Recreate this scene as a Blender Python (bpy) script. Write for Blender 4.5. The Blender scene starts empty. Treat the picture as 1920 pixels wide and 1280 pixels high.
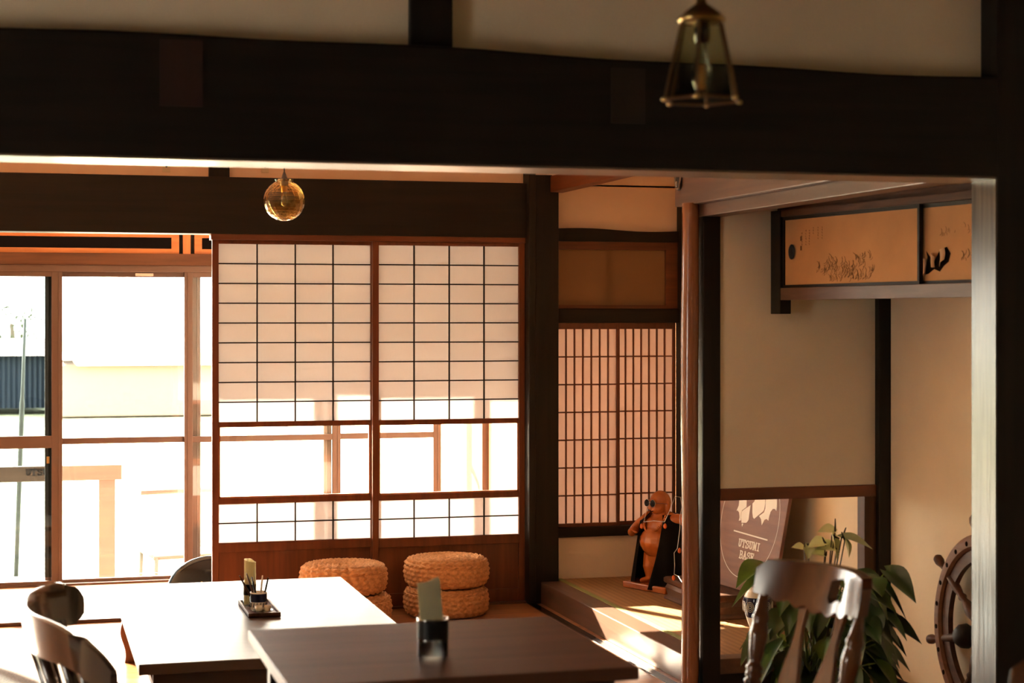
import bpy, math, random
from math import sin, cos, pi, radians, sqrt
from mathutils import Vector, Matrix, noise
random.seed(7)
SC = bpy.context.scene
COL = SC.collection
# ------------------------------------------------------------------ camera, world, sun, exposure
CH = 1.575; YAW = radians(15.4); FPX = 3310.0; HOR = 595.0
cam_d = bpy.data.cameras.new('camera'); cam = bpy.data.objects.new('camera', cam_d); COL.objects.link(cam)
cam.location = (0, 0, CH); cam.rotation_euler = (pi/2, 0, -YAW)
cam_d.sensor_width = 36; cam_d.lens = 36*FPX/1920
cam_d.shift_y = -(640-HOR)/1920.0
cam_d.clip_start = .05; cam_d.clip_end = 400
cam_d.dof.use_dof = True; cam_d.dof.focus_distance = 9.3; cam_d.dof.aperture_fstop = 4.6
SC.camera = cam
SC.view_settings.view_transform = 'Standard'; SC.view_settings.look = 'None'
SC.view_settings.gamma = 1; SC.view_settings.use_curve_mapping = False
SC.view_settings.exposure = 0.5
W = bpy.data.worlds.new('world'); SC.world = W; W.use_nodes = True
bg = W.node_tree.nodes['Background']; bg.inputs[0].default_value = (1.0, .91, .80, 1); bg.inputs[1].default_value = 22
sd = bpy.data.lights.new('sun', 'SUN'); sun = bpy.data.objects.new('sun', sd); COL.objects.link(sun)
sd.energy = 72; sd.angle = radians(.8); sd.color = (1.0, .83, .66)
sun.rotation_euler = Vector((.46, -1.0, -.515)).to_track_quat('-Z', 'Y').to_euler()
sun.location = (-6, 20, 12)

# ------------------------------------------------------------------ materials
def mat(name):
    m = bpy.data.materials.new(name); m.use_nodes = True
    nt = m.node_tree; b = nt.nodes['Principled BSDF']
    return m, nt, b
def N(nt, t, **kw):
    n = nt.nodes.new(t)
    for k, v in kw.items(): setattr(n, k, v)
    return n
def L(nt, a, b): nt.links.new(a, b)
def c4(c): return (c[0], c[1], c[2], 1)
def plain(name, col, rough=.5, metal=0, spec=.5, var=.12, vs=8.0, bump=0, bs=60):
    m, nt, b = mat(name)
    b.inputs['Roughness'].default_value = rough; b.inputs['Metallic'].default_value = metal
    b.inputs['Specular IOR Level'].default_value = spec
    tc = N(nt, 'ShaderNodeTexCoord'); nz = N(nt, 'ShaderNodeTexNoise'); nz.inputs['Scale'].default_value = vs
    nz.inputs['Detail'].default_value = 4
    L(nt, tc.outputs['Object'], nz.inputs['Vector'])
    r = N(nt, 'ShaderNodeValToRGB')
    r.color_ramp.elements[0].position = .3; r.color_ramp.elements[1].position = .7
    r.color_ramp.elements[0].color = c4([x*(1-var) for x in col]); r.color_ramp.elements[1].color = c4([min(1, x*(1+var)) for x in col])
    L(nt, nz.outputs['Fac'], r.inputs['Fac']); L(nt, r.outputs['Color'], b.inputs['Base Color'])
    if bump:
        n2 = N(nt, 'ShaderNodeTexNoise'); n2.inputs['Scale'].default_value = bs; n2.inputs['Detail'].default_value = 6
        L(nt, tc.outputs['Object'], n2.inputs['Vector'])
        bp = N(nt, 'ShaderNodeBump'); bp.inputs['Strength'].default_value = bump; bp.inputs['Distance'].default_value = .01
        L(nt, n2.outputs['Fac'], bp.inputs['Height']); L(nt, bp.outputs['Normal'], b.inputs['Normal'])
    return m
def wood(name, c1, c2, axis='X', rough=.45, across=28.0, along=1.6, bump=.15, spec=.5, coat=0):
    m, nt, b = mat(name)
    tc = N(nt, 'ShaderNodeTexCoord'); mp = N(nt, 'ShaderNodeMapping')
    s = {'X': (along, across, across), 'Y': (across, along, across), 'Z': (across, across, along)}[axis]
    mp.inputs['Scale'].default_value = s
    L(nt, tc.outputs['Object'], mp.inputs['Vector'])
    nz = N(nt, 'ShaderNodeTexNoise'); nz.inputs['Scale'].default_value = 1.0; nz.inputs['Detail'].default_value = 6
    nz.inputs['Distortion'].default_value = .6
    L(nt, mp.outputs[0], nz.inputs['Vector'])
    r = N(nt, 'ShaderNodeValToRGB'); r.color_ramp.elements[0].position = .3; r.color_ramp.elements[1].position = .72
    r.color_ramp.elements[0].color = c4(c1); r.color_ramp.elements[1].color = c4(c2)
    L(nt, nz.outputs['Fac'], r.inputs['Fac']); L(nt, r.outputs['Color'], b.inputs['Base Color'])
    b.inputs['Roughness'].default_value = rough; b.inputs['Specular IOR Level'].default_value = spec
    if coat: b.inputs['Coat Weight'].default_value = coat; b.inputs['Coat Roughness'].default_value = .12
    bp = N(nt, 'ShaderNodeBump'); bp.inputs['Strength'].default_value = bump; bp.inputs['Distance'].default_value = .004
    L(nt, nz.outputs['Fac'], bp.inputs['Height']); L(nt, bp.outputs['Normal'], b.inputs['Normal'])
    return m
M = {}
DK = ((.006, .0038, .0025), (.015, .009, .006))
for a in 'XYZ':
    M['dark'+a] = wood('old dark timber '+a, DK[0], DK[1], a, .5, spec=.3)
    M['brown'+a] = wood('brown timber '+a, (.055, .022, .010), (.11, .045, .02), a, .55, spec=.25)
    M['red'+a] = wood('reddish cedar '+a, (.10, .026, .008), (.19, .055, .016), a, .42)
    M['orange'+a] = wood('orange pine '+a, (.34, .11, .03), (.5, .18, .055), a, .4)
    M['planed'+a] = wood('planed pinkish timber '+a, (.085, .042, .025), (.14, .07, .042), a, .42)
    M['polish'+a] = wood('polished post timber '+a, (.13, .09, .06), (.24, .17, .12), a, .28)
M['post'] = wood('polished post lit side', (.050, .036, .025), (.12, .09, .064), 'Z', .22, across=40, along=2, bump=.3, spec=.35)  # paler than the post timber; light on the left face is in the colour
M['log'] = wood('polished log', (.20, .07, .03), (.30, .11, .045), 'Z', .22, coat=.6, bump=.02)
M['plaster'] = plain('cream plaster', (.78, .65, .46), .85, spec=.15, var=.05, vs=3, bump=.12, bs=35)
M['plaster_pink'] = plain('salmon plaster', (.90, .68, .52), .85, spec=.15, var=.04, vs=3, bump=.1, bs=30)
M['white'] = plain('white plaster', (.85, .72, .58), .8, spec=.2, var=.05, vs=5, bump=.1)
M['lacq'] = wood('walnut lacquer table', (.040, .022, .015), (.075, .042, .03), 'X', .40, across=18, along=1.2, bump=.02, spec=1.0)
M['lacq2'] = wood('brown laminate table', (.090, .038, .022), (.145, .065, .040), 'X', .42, across=18, along=1.2, bump=.03, spec=.14)
M['lacqdk'] = wood('dark table apron', (.02, .01, .008), (.04, .02, .014), 'X', .4)
M['chair'] = wood('varnished chair wood', (.075, .025, .008), (.15, .052, .017), 'Z', .22, across=20, along=2, bump=.03, coat=.45, spec=.3)
M['chairdk'] = wood('dark varnished chair wood', (.022, .011, .008), (.045, .022, .015), 'Z', .25, coat=.8, bump=.03)
M['alu'] = plain('bronze aluminium', (.12, .072, .052), .42, metal=.3, var=.05)
M['black'] = plain('black glossy', (.006, .006, .007), .12, var=.05)
M['blackmatte'] = plain('black cloth', (.008, .007, .007), .9, spec=.1, var=.2, bump=.3, bs=200)
M['brass'] = plain('aged brass', (.55, .38, .14), .3, metal=1, var=.15)
M['chrome'] = plain('chrome', (.7, .7, .68), .15, metal=1, var=.05)
M['grey'] = plain('grey woven fabric', (.22, .19, .17), .95, spec=.1, var=.25, vs=120, bump=.4, bs=300)
M['beigef'] = plain('tan woven fabric', (.45, .27, .16), .95, spec=.1, var=.2, vs=120, bump=.4, bs=300)
M['ceram'] = plain('white ceramic', (.75, .72, .64), .2, var=.04)
M['navy'] = plain('navy glaze', (.008, .012, .05), .12, var=.1)
M['statue'] = wood('carved cherry wood', (.34, .085, .015), (.52, .145, .028), 'Z', .25, across=14, along=3, coat=.6)
M['signw'] = wood('brown sign board', (.17, .078, .05), (.24, .115, .075), 'Y', .6, bump=.03)
M['whitepaint'] = plain('white paint', (.80, .76, .66), .5, var=.02)
M['ink'] = plain('faded ink', (.16, .085, .035), .9, spec=.1, var=.2)
M['fusuma'] = plain('gold brown painted paper', (.52, .27, .11), .75, spec=.2, var=.10, vs=5, bump=.05)
M['fusback'] = plain('torn paper backing', (.62, .40, .22), .85, spec=.1, var=.1)
M['hole'] = plain('dark inside', (.012, .006, .003), .95, spec=.05)
M['green'] = plain('dark green leaf', (.028, .062, .010), .32, var=.4, vs=9)
M['green2'] = plain('light green leaf', (.13, .20, .025), .38, var=.3, vs=9)
M['spathe'] = plain('pale green spathe', (.70, .68, .32), .5, var=.12, vs=12)
M['stem'] = plain('brown stem', (.06, .04, .02), .5)
M['soil'] = plain('potting soil', (.03, .018, .01), .95, bump=.6, bs=80)
M['wire'] = plain('silver wire', (.6, .58, .54), .3, metal=.8)
M['iron'] = plain('black iron', (.012, .01, .01), .4)
M['gravel'] = plain('pale sunlit gravel', (.55, .50, .42), .9, var=.12, vs=3)
M['grass'] = plain('dry grass', (.36, .36, .22), .95, var=.3, vs=1.5)
M['bwall'] = plain('shaded beige render', (.085, .073, .055), .9, var=.06)  # shade on the storehouse wall is put into this darker colour
M['bwhite'] = plain('lit white render', (.75, .72, .66), .9, var=.05)  # light on the storehouse's upper strip is put into the white
M['bnavy'] = plain('navy corrugated sheet', (.014, .022, .038), .6, var=.12)
M['bpink'] = plain('pale pink roof', (.42, .33, .30), .9)
M['gate'] = wood('weathered orange timber', (.06, .028, .013), (.085, .042, .02), 'X', .6)
M['gatered'] = wood('red brown timber', (.11, .035, .022), (.16, .055, .035), 'X', .6)
M['bark'] = plain('grey bark', (.15, .11, .08), .9, bump=.5, bs=20)
M['treeleaf'] = plain('olive leaves', (.05, .055, .02), .8, var=.3, vs=2)
M['sticker'] = plain('white sticker', (.75, .66, .56), .6, var=.02)
M['bamboo'] = plain('weathered pole', (.045, .05, .04), .6, var=.3, vs=10)
M['cloth_w'] = plain('white mesh cloth', (.7, .68, .62), .8)
M['rush'] = plain('braided water hyacinth', (.62, .33, .15), .75, spec=.25, var=.22, vs=60, bump=.25, bs=260)
M['amberbulb'] = plain('orange bulb cap', (.5, .10, .02), .2, var=.1)
M['floorwood'] = None

def floor_mat():
    m, nt, b = mat('plank floor')
    tc = N(nt, 'ShaderNodeTexCoord'); mp = N(nt, 'ShaderNodeMapping'); mp.inputs['Scale'].default_value = (1.1, 22, 22)
    L(nt, tc.outputs['Object'], mp.inputs['Vector'])
    nz = N(nt, 'ShaderNodeTexNoise'); nz.inputs['Scale'].default_value = 1; nz.inputs['Detail'].default_value = 6; nz.inputs['Distortion'].default_value = 1.2
    L(nt, mp.outputs[0], nz.inputs['Vector'])
    r = N(nt, 'ShaderNodeValToRGB'); r.color_ramp.elements[0].position = .3; r.color_ramp.elements[1].position = .7
    r.color_ramp.elements[0].color = (.27, .095, .028, 1); r.color_ramp.elements[1].color = (.46, .19, .06, 1)
    L(nt, nz.outputs['Fac'], r.inputs['Fac'])
    br = N(nt, 'ShaderNodeTexBrick'); br.inputs['Scale'].default_value = 1; br.inputs['Brick Width'].default_value = 1.8
    br.inputs['Row Height'].default_value = .12; br.inputs['Mortar Size'].default_value = .0035
    br.inputs['Color1'].default_value = (1, 1, 1, 1); br.inputs['Color2'].default_value = (.8, .8, .8, 1); br.inputs['Mortar'].default_value = (.2, .15, .12, 1)
    L(nt, tc.outputs['Object'], br.inputs['Vector'])
    mx = N(nt, 'ShaderNodeMix', data_type='RGBA', blend_type='MULTIPLY'); mx.inputs[0].default_value = 1
    L(nt, r.outputs['Color'], mx.inputs[6]); L(nt, br.outputs['Color'], mx.inputs[7])
    L(nt, mx.outputs[2], b.inputs['Base Color']); b.inputs['Roughness'].default_value = .28
    bp = N(nt, 'ShaderNodeBump'); bp.inputs['Strength'].default_value = .2; bp.inputs['Distance'].default_value = .003
    L(nt, nz.outputs['Fac'], bp.inputs['Height']); L(nt, bp.outputs['Normal'], b.inputs['Normal'])
    return m
M['floorwood'] = floor_mat()
def tatami_mat():
    m, nt, b = mat('tatami rush weave')
    tc = N(nt, 'ShaderNodeTexCoord')
    w = N(nt, 'ShaderNodeTexWave', bands_direction='Y'); w.inputs['Scale'].default_value = 28; w.inputs['Distortion'].default_value = 1
    w2 = N(nt, 'ShaderNodeTexWave', bands_direction='X'); w2.inputs['Scale'].default_value = 9; w2.inputs['Distortion'].default_value = .5
    L(nt, tc.outputs['Object'], w.inputs['Vector']); L(nt, tc.outputs['Object'], w2.inputs['Vector'])
    mm = N(nt, 'ShaderNodeMath', operation='MULTIPLY'); L(nt, w.outputs['Fac'], mm.inputs[0]); L(nt, w2.outputs['Fac'], mm.inputs[1])
    r = N(nt, 'ShaderNodeValToRGB'); r.color_ramp.elements[0].color = (.30, .16, .06, 1); r.color_ramp.elements[1].color = (.50, .29, .12, 1)
    L(nt, mm.outputs[0], r.inputs['Fac']); L(nt, r.outputs['Color'], b.inputs['Base Color']); b.inputs['Roughness'].default_value = .55
    bp = N(nt, 'ShaderNodeBump'); bp.inputs['Strength'].default_value = .3; bp.inputs['Distance'].default_value = .003
    L(nt, mm.outputs[0], bp.inputs['Height']); L(nt, bp.outputs['Normal'], b.inputs['Normal'])
    return m
M['tatami'] = tatami_mat()
def border_mat():
    m, nt, b = mat('green brocade border')
    tc = N(nt, 'ShaderNodeTexCoord'); ck = N(nt, 'ShaderNodeTexChecker'); ck.inputs['Scale'].default_value = 110
    ck.inputs['Color1'].default_value = (.14, .17, .035, 1); ck.inputs['Color2'].default_value = (.32, .34, .12, 1)
    L(nt, tc.outputs['Object'], ck.inputs['Vector']); L(nt, ck.outputs['Color'], b.inputs['Base Color']); b.inputs['Roughness'].default_value = .7
    return m
M['border'] = border_mat()
def trans_paper(name, col, tcol, fac=.6):
    m = bpy.data.materials.new(name); m.use_nodes = True; nt = m.node_tree; nt.nodes.clear()
    o = N(nt, 'ShaderNodeOutputMaterial'); d = N(nt, 'ShaderNodeBsdfDiffuse'); t = N(nt, 'ShaderNodeBsdfTranslucent'); mx = N(nt, 'ShaderNodeMixShader')
    tc = N(nt, 'ShaderNodeTexCoord'); nz = N(nt, 'ShaderNodeTexNoise'); nz.inputs['Scale'].default_value = 60; nz.inputs['Detail'].default_value = 5
    mp = N(nt, 'ShaderNodeMapping'); mp.inputs['Scale'].default_value = (6, 6, .4)
    L(nt, tc.outputs['Object'], mp.inputs['Vector']); L(nt, mp.outputs[0], nz.inputs['Vector'])
    r = N(nt, 'ShaderNodeValToRGB'); r.color_ramp.elements[0].color = c4([x*.93 for x in tcol]); r.color_ramp.elements[1].color = c4([min(1, x*1.04) for x in tcol])
    L(nt, nz.outputs['Fac'], r.inputs['Fac']); L(nt, r.outputs['Color'], t.inputs['Color'])
    d.inputs['Color'].default_value = c4(col); mx.inputs[0].default_value = fac
    L(nt, d.outputs[0], mx.inputs[1]); L(nt, t.outputs[0], mx.inputs[2]); L(nt, mx.outputs[0], o.inputs['Surface'])
    return m
M['paper'] = trans_paper('shoji paper', (.80, .74, .66), (.48, .465, .465), .5)
M['paper2'] = trans_paper('thick shoji paper', (.70, .50, .40), (.42, .35, .31), .5)
M['frost'] = trans_paper('frosted brown pane', (.34, .21, .11), (.13, .08, .045), .5)
M['papern'] = trans_paper('cream paper napkins', (.84, .80, .56), (.75, .70, .48), .45)
def glass(name, tint=(1, 1, 1), rough=.02, refl=1.0, base=0.04):
    m = bpy.data.materials.new(name); m.use_nodes = True; nt = m.node_tree; nt.nodes.clear()
    o = N(nt, 'ShaderNodeOutputMaterial'); t = N(nt, 'ShaderNodeBsdfTransparent'); g = N(nt, 'ShaderNodeBsdfGlossy'); mx = N(nt, 'ShaderNodeMixShader')
    t.inputs[0].default_value = c4(tint); g.inputs['Roughness'].default_value = rough
    fr = N(nt, 'ShaderNodeFresnel'); fr.inputs[0].default_value = 1.45
    tc = N(nt, 'ShaderNodeTexCoord'); nz = N(nt, 'ShaderNodeTexNoise'); nz.inputs['Scale'].default_value = 2.2
    L(nt, tc.outputs['Object'], nz.inputs['Vector'])
    mu = N(nt, 'ShaderNodeMath', operation='MULTIPLY'); L(nt, fr.outputs[0], mu.inputs[0]); mu.inputs[1].default_value = refl
    L(nt, mu.outputs[0], mx.inputs[0])
    bp = N(nt, 'ShaderNodeBump'); bp.inputs['Strength'].default_value = .03; L(nt, nz.outputs['Fac'], bp.inputs['Height']); L(nt, bp.outputs['Normal'], g.inputs['Normal'])
    L(nt, t.outputs[0], mx.inputs[1]); L(nt, g.outputs[0], mx.inputs[2]); L(nt, mx.outputs[0], o.inputs['Surface'])
    return m
M['glass'] = glass('window glass', (.97, .97, .95))
M['glass2'] = glass('double tinted window glass', (.46, .52, .53), refl=.6)
M['glassdk'] = glass('dark tinted transom glass', (.018, .010, .005), refl=.8)
M['glasslant'] = glass('greenish lantern glass', (.74, .76, .62), .05, .28)
M['glassclear'] = glass('clear glass', (.9, .92, .9), .02, 1.6)
def realglass(name, col, rough=0.02, ior=1.45):
    m, nt, b = mat(name)
    b.inputs['Base Color'].default_value = c4(col); b.inputs['Transmission Weight'].default_value = 1
    b.inputs['Roughness'].default_value = rough; b.inputs['IOR'].default_value = ior
    return m
M['amber'] = realglass('amber glass', (1.0, .80, .42))
M['bulb'] = glass('bulb glass', (.85, .88, .85), .02, 1.8)

# ------------------------------------------------------------------ mesh helpers
class MB:
    def __init__(s): s.v = []; s.f = []
    def add(s, vs, fs):
        o = len(s.v); s.v += [tuple(p) for p in vs]; s.f += [tuple(i+o for i in f) for f in fs]; return s
    def box(s, x0, x1, y0, y1, z0, z1):
        x0, x1 = min(x0, x1), max(x0, x1); y0, y1 = min(y0, y1), max(y0, y1); z0, z1 = min(z0, z1), max(z0, z1)
        return s.add([(x0,y0,z0),(x1,y0,z0),(x1,y1,z0),(x0,y1,z0),(x0,y0,z1),(x1,y0,z1),(x1,y1,z1),(x0,y1,z1)],
                     [(0,3,2,1),(4,5,6,7),(0,1,5,4),(1,2,6,5),(2,3,7,6),(3,0,4,7)])
    def beam(s, a, b, w, h, up=(0,0,1)):
        a = Vector(a); b = Vector(b); d = (b-a).normalized(); sd = d.cross(Vector(up)).normalized(); u = sd.cross(d)
        vs = []
        for p in (a, b):
            for i, j in ((-1,-1),(1,-1),(1,1),(-1,1)): vs.append(p+sd*(i*w/2)+u*(j*h/2))
        return s.add(vs, [(0,3,2,1),(4,5,6,7),(0,1,5,4),(1,2,6,5),(2,3,7,6),(3,0,4,7)])
    def tube(s, pts, r, n=8, closed=False):
        pts = [Vector(p) for p in pts]; k = len(pts)
        rs = r if isinstance(r, (list, tuple)) else [r]*k
        prev = None; rings = []
        for i, p in enumerate(pts):
            if closed: d = pts[(i+1) % k]-pts[i-1]
            else: d = pts[min(i+1, k-1)]-pts[max(i-1, 0)]
            d.normalize()
            if prev is None:
                up = Vector((0,0,1)) if abs(d.z) < .9 else Vector((1,0,0)); a = d.cross(up).normalized()
            else:
                a = prev - d*prev.dot(d)
                a = a.normalized() if a.length > 1e-6 else d.orthogonal().normalized()
            prev = a; b = d.cross(a)
            rings.append([p+(a*cos(2*pi*j/n)+b*sin(2*pi*j/n))*rs[i] for j in range(n)])
        vs = [q for rg in rings for q in rg]; fs = []
        for i in range(k if closed else k-1):
            i2 = (i+1) % k
            for j in range(n): fs.append((i*n+j, i*n+(j+1)%n, i2*n+(j+1)%n, i2*n+j))
        if not closed: fs += [tuple(range(n))[::-1], tuple((k-1)*n+j for j in range(n))]
        return s.add(vs, fs)
    def lathe(s, prof, n=24, c=(0,0,0), axis=(0,0,1), cap=True):
        ax = Vector(axis).normalized(); a = ax.orthogonal().normalized() if abs(ax.z) < .999 else Vector((1,0,0)); b = ax.cross(a); c = Vector(c)
        vs = []; fs = []
        for r, z in prof:
            for j in range(n): vs.append(c+ax*z+(a*cos(2*pi*j/n)+b*sin(2*pi*j/n))*max(r, 1e-4))
        for i in range(len(prof)-1):
            for j in range(n): fs.append((i*n+j, i*n+(j+1)%n, (i+1)*n+(j+1)%n, (i+1)*n+j))
        if cap: fs += [tuple(range(n))[::-1], tuple((len(prof)-1)*n+j for j in range(n))]
        return s.add(vs, fs)
    def ell(s, c, r, n=16, m=10, rot=None):
        c = Vector(c); vs = []; fs = []
        for i in range(m+1):
            ph = -pi/2+pi*i/m
            for j in range(n):
                p = Vector((r[0]*max(cos(ph), .002)*cos(2*pi*j/n), r[1]*max(cos(ph), .002)*sin(2*pi*j/n), r[2]*sin(ph)))
                if rot: p = rot @ p
                vs.append(c+p)
        for i in range(m):
            for j in range(n): fs.append((i*n+j, i*n+(j+1)%n, (i+1)*n+(j+1)%n, (i+1)*n+j))
        fs += [tuple(range(n))[::-1], tuple(m*n+j for j in range(n))]
        return s.add(vs, fs)
    def grid(s, fn, nu, nv, flip=False):
        vs = [fn(i/nu, j/nv) for i in range(nu+1) for j in range(nv+1)]; fs = []
        for i in range(nu):
            for j in range(nv):
                q = (i*(nv+1)+j, (i+1)*(nv+1)+j, (i+1)*(nv+1)+j+1, i*(nv+1)+j+1)
                fs.append(q[::-1] if flip else q)
        return s.add(vs, fs)
    def prism(s, poly, to3, t0, t1):
        n = len(poly)
        vs = [to3(p[0], p[1], t0) for p in poly]+[to3(p[0], p[1], t1) for p in poly]
        fs = [tuple(range(n))[::-1], tuple(range(n, 2*n))]+[(i, (i+1)%n, n+(i+1)%n, n+i) for i in range(n)]
        return s.add(vs, fs)
    def build(s, name, m, parent=None, bevel=0, smooth=False, local=False, recalc=True, angle=None):
        me = bpy.data.meshes.new(name)
        vs = [Vector(p) for p in s.v]
        o = bpy.data.objects.new(name, me); COL.objects.link(o)
        if parent is None:
            lo = [min(p[k] for p in vs) for k in range(3)]; hi = [max(p[k] for p in vs) for k in range(3)]
            org = Vector(((lo[0]+hi[0])/2, (lo[1]+hi[1])/2, lo[2])); vs = [p-org for p in vs]; o.location = org
        elif not local:
            inv = wmat(parent).inverted(); vs = [inv @ p for p in vs]
        me.from_pydata([tuple(p) for p in vs], [], s.f); me.update()
        if recalc:
            import bmesh
            bm = bmesh.new(); bm.from_mesh(me); bmesh.ops.recalc_face_normals(bm, faces=bm.faces); bm.to_mesh(me); bm.free()
        if m is not None: me.materials.append(m)
        if smooth:
            for p in me.polygons: p.use_smooth = True
            if angle: me.set_sharp_from_angle(angle=radians(angle))
        if bevel:
            bv = o.modifiers.new('bevel', 'BEVEL'); bv.width = bevel; bv.segments = 2; bv.limit_method = 'ANGLE'; bv.angle_limit = radians(40)
        if parent is not None: o.parent = parent
        return o
def wmat(o):
    m = Matrix.LocRotScale(o.location, o.rotation_euler, None)
    return wmat(o.parent) @ m if o.parent else m
def thing(name, label, cat, loc=(0,0,0), rz=0, group=None, kind=None):
    o = bpy.data.objects.new(name, None); COL.objects.link(o); o.location = loc; o.rotation_euler = (0, 0, rz)
    o.empty_display_size = .05
    return tag(o, label, cat, group, kind)
def tag(o, label=None, cat=None, group=None, kind=None):
    if label: o['label'] = label
    if cat: o['category'] = cat
    if group: o['group'] = group
    if kind: o['kind'] = kind
    return o
def struct(name, mb, m, **k):
    return tag(mb.build(name, m, **k), kind='structure')
def copy_tree(o, parent=None):
    c = o.copy(); COL.objects.link(c); c.parent = parent
    for ch in o.children: copy_tree(ch, c)
    return c
def B(*a): return MB().box(*a)
CY, SY = cos(YAW), sin(YAW)
def at(px, py, D):
    u = (px-960)/FPX
    return Vector((D*(SY+u*CY), D*(CY-u*SY), CH-D*(py-HOR)/FPX))
def atY(px, py, Y):
    u = (px-960)/FPX; return at(px, py, Y/(CY-u*SY))
def atX(px, py, X):
    u = (px-960)/FPX; return at(px, py, X/(SY+u*CY))

# ------------------------------------------------------------------ room shell
YW = 9.42; YE = 10.75; XB = 2.735
struct('floor', B(-3.2, 3.7, -2.0, YE+.05, -.12, 0), M['floorwood'])
struct('ceiling', B(-3.2, 3.7, 4.95, YE+.1, 2.74, 2.8), M['white'])
struct('ceiling.001', B(-3.2, 3.7, -2.0, 4.95, 3.0, 3.06), M['brownY'])
struct('wall_rear', B(-3.2, 3.7, -2.08, -2.0, 0, 3.0), M['plaster'])
# left wall of the near room; unseen window added for fill light
w = MB().box(-3.28, -3.2, -2.0, 2.35, 0, 3.0).box(-3.28, -3.2, 3.3, 4.9, 0, 3.0).box(-3.28, -3.2, 2.35, 3.3, 0, .75).box(-3.28, -3.2, 2.35, 3.3, 1.95, 3.0)
struct('wall_left', w, M['plaster'])
struct('wall_left_back', B(-3.28, -3.2, 4.9, YE+.1, 0, 2.75), M['plaster'])
gw = thing('window_8', None, None, (-3.24, 2.4, .75), kind='structure')
f = MB().box(-3.26, -3.2, 2.35, 2.41, .75, 1.95).box(-3.26, -3.2, 3.24, 3.3, .75, 1.95).box(-3.26, -3.2, 2.72, 2.78, .75, 1.95).box(-3.26, -3.2, 2.35, 3.3, .75, .81).box(-3.26, -3.2, 2.35, 3.3, 1.89, 1.95)
f.build('frame', M['brownY'], gw)
B(-3.24, -3.235, 2.41, 3.24, .81, 1.89).build('pane', M['glass'], gw)
struct('wall_right', B(3.625, 3.7, -2.0, YE+.1, 0, 3.0), M['plaster'])
# wall above the near beam
struct('wall_front', MB().box(-3.2, 2.82, 4.83, 4.9, 2.25, 3.0), M['plaster'])
struct('wall_front_right', B(2.99, 3.625, 4.80, 4.88, 0, 3.0), M['darkZ'])
# near beam: hewn, slightly irregular top
def near_beam():
    def pt(u, side):
        x = -3.2+u*6.03
        zt = 2.325-.010*(x+.0)*.9+.006*sin(x*2.1)+.003*sin(x*7)
        zb = 1.998
        y0 = 4.74+.002*sin(x*5); y1 = 4.95
        return [(x, y0, zb), (x, y1, zb), (x, y1, zt), (x, y0, zt)][side]
    n = 60; vs = []; fs = []
    for i in range(n+1):
        for k in range(4): vs.append(pt(i/n, k))
    for i in range(n):
        for k in range(4): fs.append((i*4+k, i*4+(k+1)%4, (i+1)*4+(k+1)%4, (i+1)*4+k))
    fs += [(0,1,2,3), (n*4+3, n*4+2, n*4+1, n*4)]
    return MB().add(vs, fs)
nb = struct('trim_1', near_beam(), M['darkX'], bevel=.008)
p1 = atY(300, 66, 4.737); p2 = atY(380, 200, 4.737)
B(p1.x, p2.x, 4.7365, 4.7395, p2.z, p1.z-.01).build('tenon_end', wood('red brown tenon', (.017, .005, .003), (.028, .007, .004), 'Z', .5), nb)
p1 = atY(1146, 120, 4.737); p2 = atY(1210, 232, 4.737)
B(p1.x, p2.x, 4.7365, 4.7395, p2.z, p1.z-.01).build('tenon_end', wood('faint brown tenon', (.012, .006, .003), (.018, .009, .004), 'Z', .5), nb)
struct('trim_2', B(-3.2, 2.82, 4.744, 4.945, 1.993, 2.0), M['polishX'], bevel=.003)     # flush planed board under the beam, underside light put into its paler colour
p1 = atY(770, 60, 4.80); p2 = atY(849, 60, 4.80)
struct('trim_3', B(p1.x, p2.x, 4.80, 4.86, 2.30, 3.0), M['darkZ'], bevel=.004)
# near right post: dark front; polished left face has its light in the colour
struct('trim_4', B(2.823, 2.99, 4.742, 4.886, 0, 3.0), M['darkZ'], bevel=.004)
struct('trim_5', B(2.819, 2.8235, 4.744, 4.884, 0, 1.992), M['post'])
# back wall: beam, header, posts, plaster
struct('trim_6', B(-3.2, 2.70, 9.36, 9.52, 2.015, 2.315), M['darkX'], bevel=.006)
struct('trim_7', B(.94, 2.66, 9.375, 9.47, 1.985, 2.015), M['redX'])
struct('wall_back', B(-3.2, 3.625, 9.43, 9.5, 2.31, 2.75), M['plaster_pink'])
p1 = atY(392, 320, 9.40); p2 = atY(430, 320, 9.40)
struct('trim_8', B(p1.x, p2.x, 9.39, 9.44, 2.31, 2.75), M['darkZ'])
struct('trim_9', MB().box(2.70, 2.838, 9.33, 9.47, 0, 2.36).box(2.662, 2.70, 9.31, 9.47, 0, 2.42), M['darkZ'], bevel=.004)
# shoji sill
struct('trim_10', MB().box(-3.2, .82, 9.36, 9.47, 0.0, .018).box(.82, 2.66, 9.36, 9.47, 0, .012), M['planedX'], bevel=.002)
# upper board on the boundary line with small plaster wall above it
struct('trim_11', B(2.79, 2.87, 7.1, 9.36, 2.265, 2.355), M['redY'], bevel=.003)
struct('wall_upper', B(2.80, 2.86, 7.1, 9.43, 2.355, 2.75), M['plaster_pink'])
# corner post (square) beside the log, upper beam and board
struct('trim_12', B(2.762, 2.842, 6.985, 7.065, 0, 2.06), M['darkZ'], bevel=.004)
ub = struct('trim_13', B(2.72, 2.87, 4.886, 7.21, 2.055, 2.25), M['planedY'], bevel=.004)
struct('trim_14', B(2.757, 2.85, 4.886, 7.17, 2.002, 2.055), M['planedY'], bevel=.003)
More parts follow.
